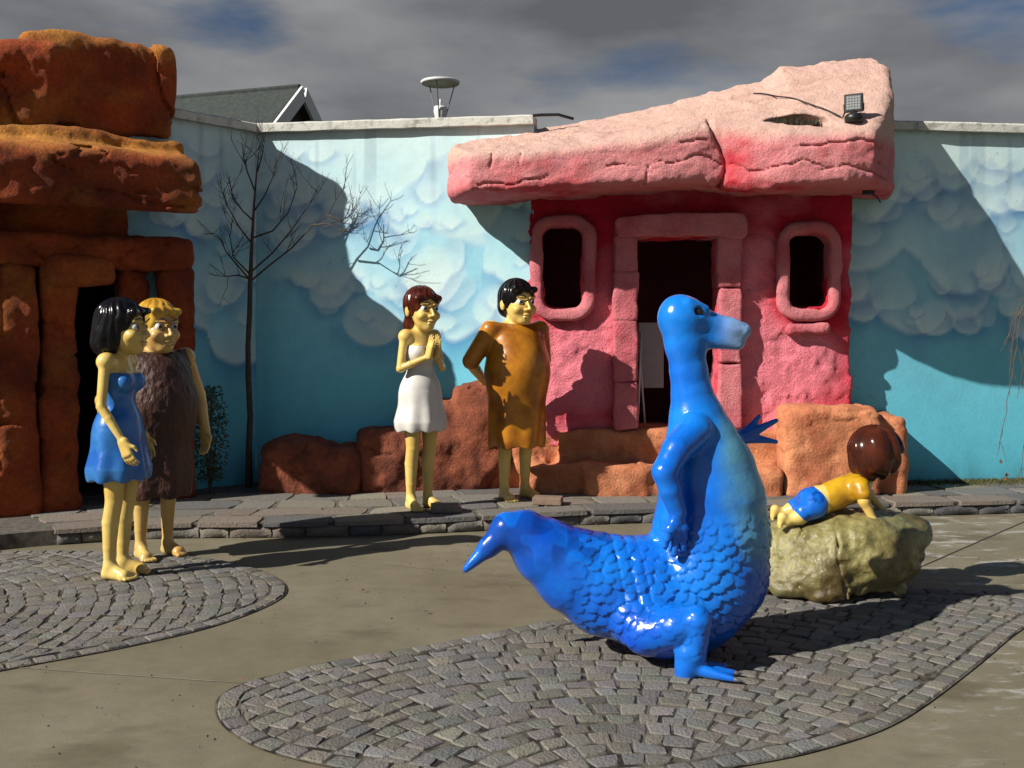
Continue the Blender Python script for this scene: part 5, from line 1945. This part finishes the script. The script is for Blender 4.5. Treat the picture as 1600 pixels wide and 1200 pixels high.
# forelimbs: near one bent back to the hip, far one held out
near = [dp(1080, 668, -0.12), dp(1046, 694, -0.22), dp(1026, 725, -0.27), dp(1034, 752, -0.27), dp(1046, 785, -0.26)]
f.chain(near, [0.084, 0.066, 0.058, 0.050, 0.042], 0.012)
for q, (tx, ty) in enumerate(((1026, 835), (1040, 846), (1053, 840))):
    f.chain([near[-1], dp((1046 + tx) / 2 - 3 + 3 * q, 808, -0.285 + 0.01 * q), dp(tx, ty, -0.27 + 0.015 * q)], [0.024, 0.020, 0.011], 0.014)
far = [dp(1120, 668, 0.15), dp(1158, 694, 0.25), dp(1180, 692, 0.27)]
f.chain(far, [0.070, 0.048, 0.038], 0.04)
for tx, ty, ty_ in ((1202, 658, .27), (1228, 664, .24), (1230, 700, .27)):
    f.cap(far[-1], dp(tx + 5, ty, ty_), 0.036, 0.013, 0.014)
f.noise(lambda p: 0.004 * fbm(p, 5, 3, 500), 0.04)
# skin folds where tail meets body
f.noise(lambda p: 0.006 * sum(np.exp(-((p[:, 0] - dp(px, 0)[0] + 0.2 * (p[:, 2] - 0.35)) / 0.010) ** 2) for px in (966, 985, 1004)) * (p[:, 2] > 0.30) * (p[:, 2] < 0.75), 0.05)
f.mesh('body')
V, Fc = f.V, f.F
for _ in range(1):
    s_ = np.zeros_like(V)
    n_ = np.zeros(len(V))
    for a in range(4):
        for b in ((a + 1) % 4, (a + 3) % 4):
            np.add.at(s_, Fc[:, a], V[Fc[:, b]])
            np.add.at(n_, Fc[:, a], 1)
    V = V * 0.4 + 0.6 * s_ / n_[:, None]
N = vnormals(V, Fc)
# overlapping scales over the lower body
legz = (V[:, 1] < -0.31) & (V[:, 2] < 0.36)
zone = (sstep(0.74, 0.56, V[:, 2]) * (1 - 0.6 * legz) * sstep(0.06, 0.12, V[:, 2]) * sstep(dp(868, 0)[0], dp(930, 0)[0], V[:, 0]))
cand = np.where(zone > 0.1)[0]
order = rng.permutation(cand)
cen = np.empty((0, 3))
sr = 0.040
for i in order[:14000]:
    if len(cen) == 0 or ((cen - V[i]) ** 2).sum(1).min() > sr * sr:
        cen = np.vstack([cen, V[i]])
down = np.array([0.25, 0.0, -1.0])
disp = np.zeros(len(V))
for a in range(0, len(cand), 4000):
    ii = cand[a:a + 4000]
    v = V[ii]
    cc = cen[None] + down / np.linalg.norm(down) * 0.0
    d = np.sqrt(((v[:, None] - cc) ** 2).sum(-1))
    al = ((v[:, None] - cc) @ (down / np.linalg.norm(down)))
    # shield shaped scales: the one lying over a point is the highest whose shield reaches it
    inn = d < sr * 0.86
    hgt = np.where(inn, 0.0045 + 0.0085 * (al / sr) + 0.002 * (1 - (d / sr) ** 2), 0)
    disp[ii] = hgt.max(1)
V = V + N * (disp * zone)[:, None]


def dcol(V):
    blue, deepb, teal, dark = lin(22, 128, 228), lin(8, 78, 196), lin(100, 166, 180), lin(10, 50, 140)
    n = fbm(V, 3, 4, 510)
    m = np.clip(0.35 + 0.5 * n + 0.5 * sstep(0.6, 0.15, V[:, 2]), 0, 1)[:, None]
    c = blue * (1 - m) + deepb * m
    # pale belly
    bx = np.interp(V[:, 2], [0.2, 0.5, 0.75, 0.95, 1.15, 1.3], [dp(x, 0)[0] for x in (1200, 1148, 1126, 1118, 1112, 1130)])
    b = sstep(-0.07, 0.07, V[:, 0] - bx + 0.05 * n) * sstep(0.35, 0.6, V[:, 2]) * sstep(1.30, 1.08, V[:, 2]) * (0.75 + 0.3 * fbm(V, 9, 4, 515))
    b = np.clip(b, 0, 0.85)[:, None] * (V[:, 1] < 0.20)[:, None]
    c = c * (1 - b) + teal * b
    mz = (sstep(dp(1105, 0)[0], dp(1150, 0)[0], V[:, 0]) * sstep(1.42, 1.50, V[:, 2]) * 0.55)[:, None]
    c = c * (1 - mz) + lin(170, 190, 196) * mz
    # darker mottling along the back and tail
    s2 = sstep(0.22, 0.34, fbm(V, 6.5, 2, 523)) * sstep(dp(1000, 0)[0], dp(940, 0)[0], V[:, 0]) * sstep(0.38, 0.55, V[:, 2]) * 0.6
    c = c * (1 - s2[:, None]) + dark * s2[:, None]
    return c


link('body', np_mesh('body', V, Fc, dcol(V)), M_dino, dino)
for sg in (-1, 1):
    c = dp(1088, 487, 0.064 * sg)
    e = MB().lathe([(max(0.022 * math.sin(math.pi * q / 10), 1e-5), -0.022 * math.cos(math.pi * q / 10)) for q in range(11)], c, 16).build('eye', M_iris, dino, True)
# claws
cl = []
for sg in (-1, 1):
    y = 0.30 * sg * 1.2
    bx = dp(1052, 0)[0]
    for an in (-24, 0, 24):
        t = np.array((bx, y, 0.018)) + 0.21 * np.array((math.cos(R(an)), math.sin(R(an)) - 0.12, 0))
        d = np.array((math.cos(R(an)), math.sin(R(an)) - 0.12, -0.1))
        MB().tube([t, t + d * 0.02, t + d * 0.042], [0.012, 0.009, 0.002], 8).build('claw', M_hairblack if False else M_lampmetal, dino, True)

print('objects', len(bpy.data.objects), 'tris', sum(len(o.data.polygons) * 2 for o in bpy.data.objects if o.type == 'MESH'))
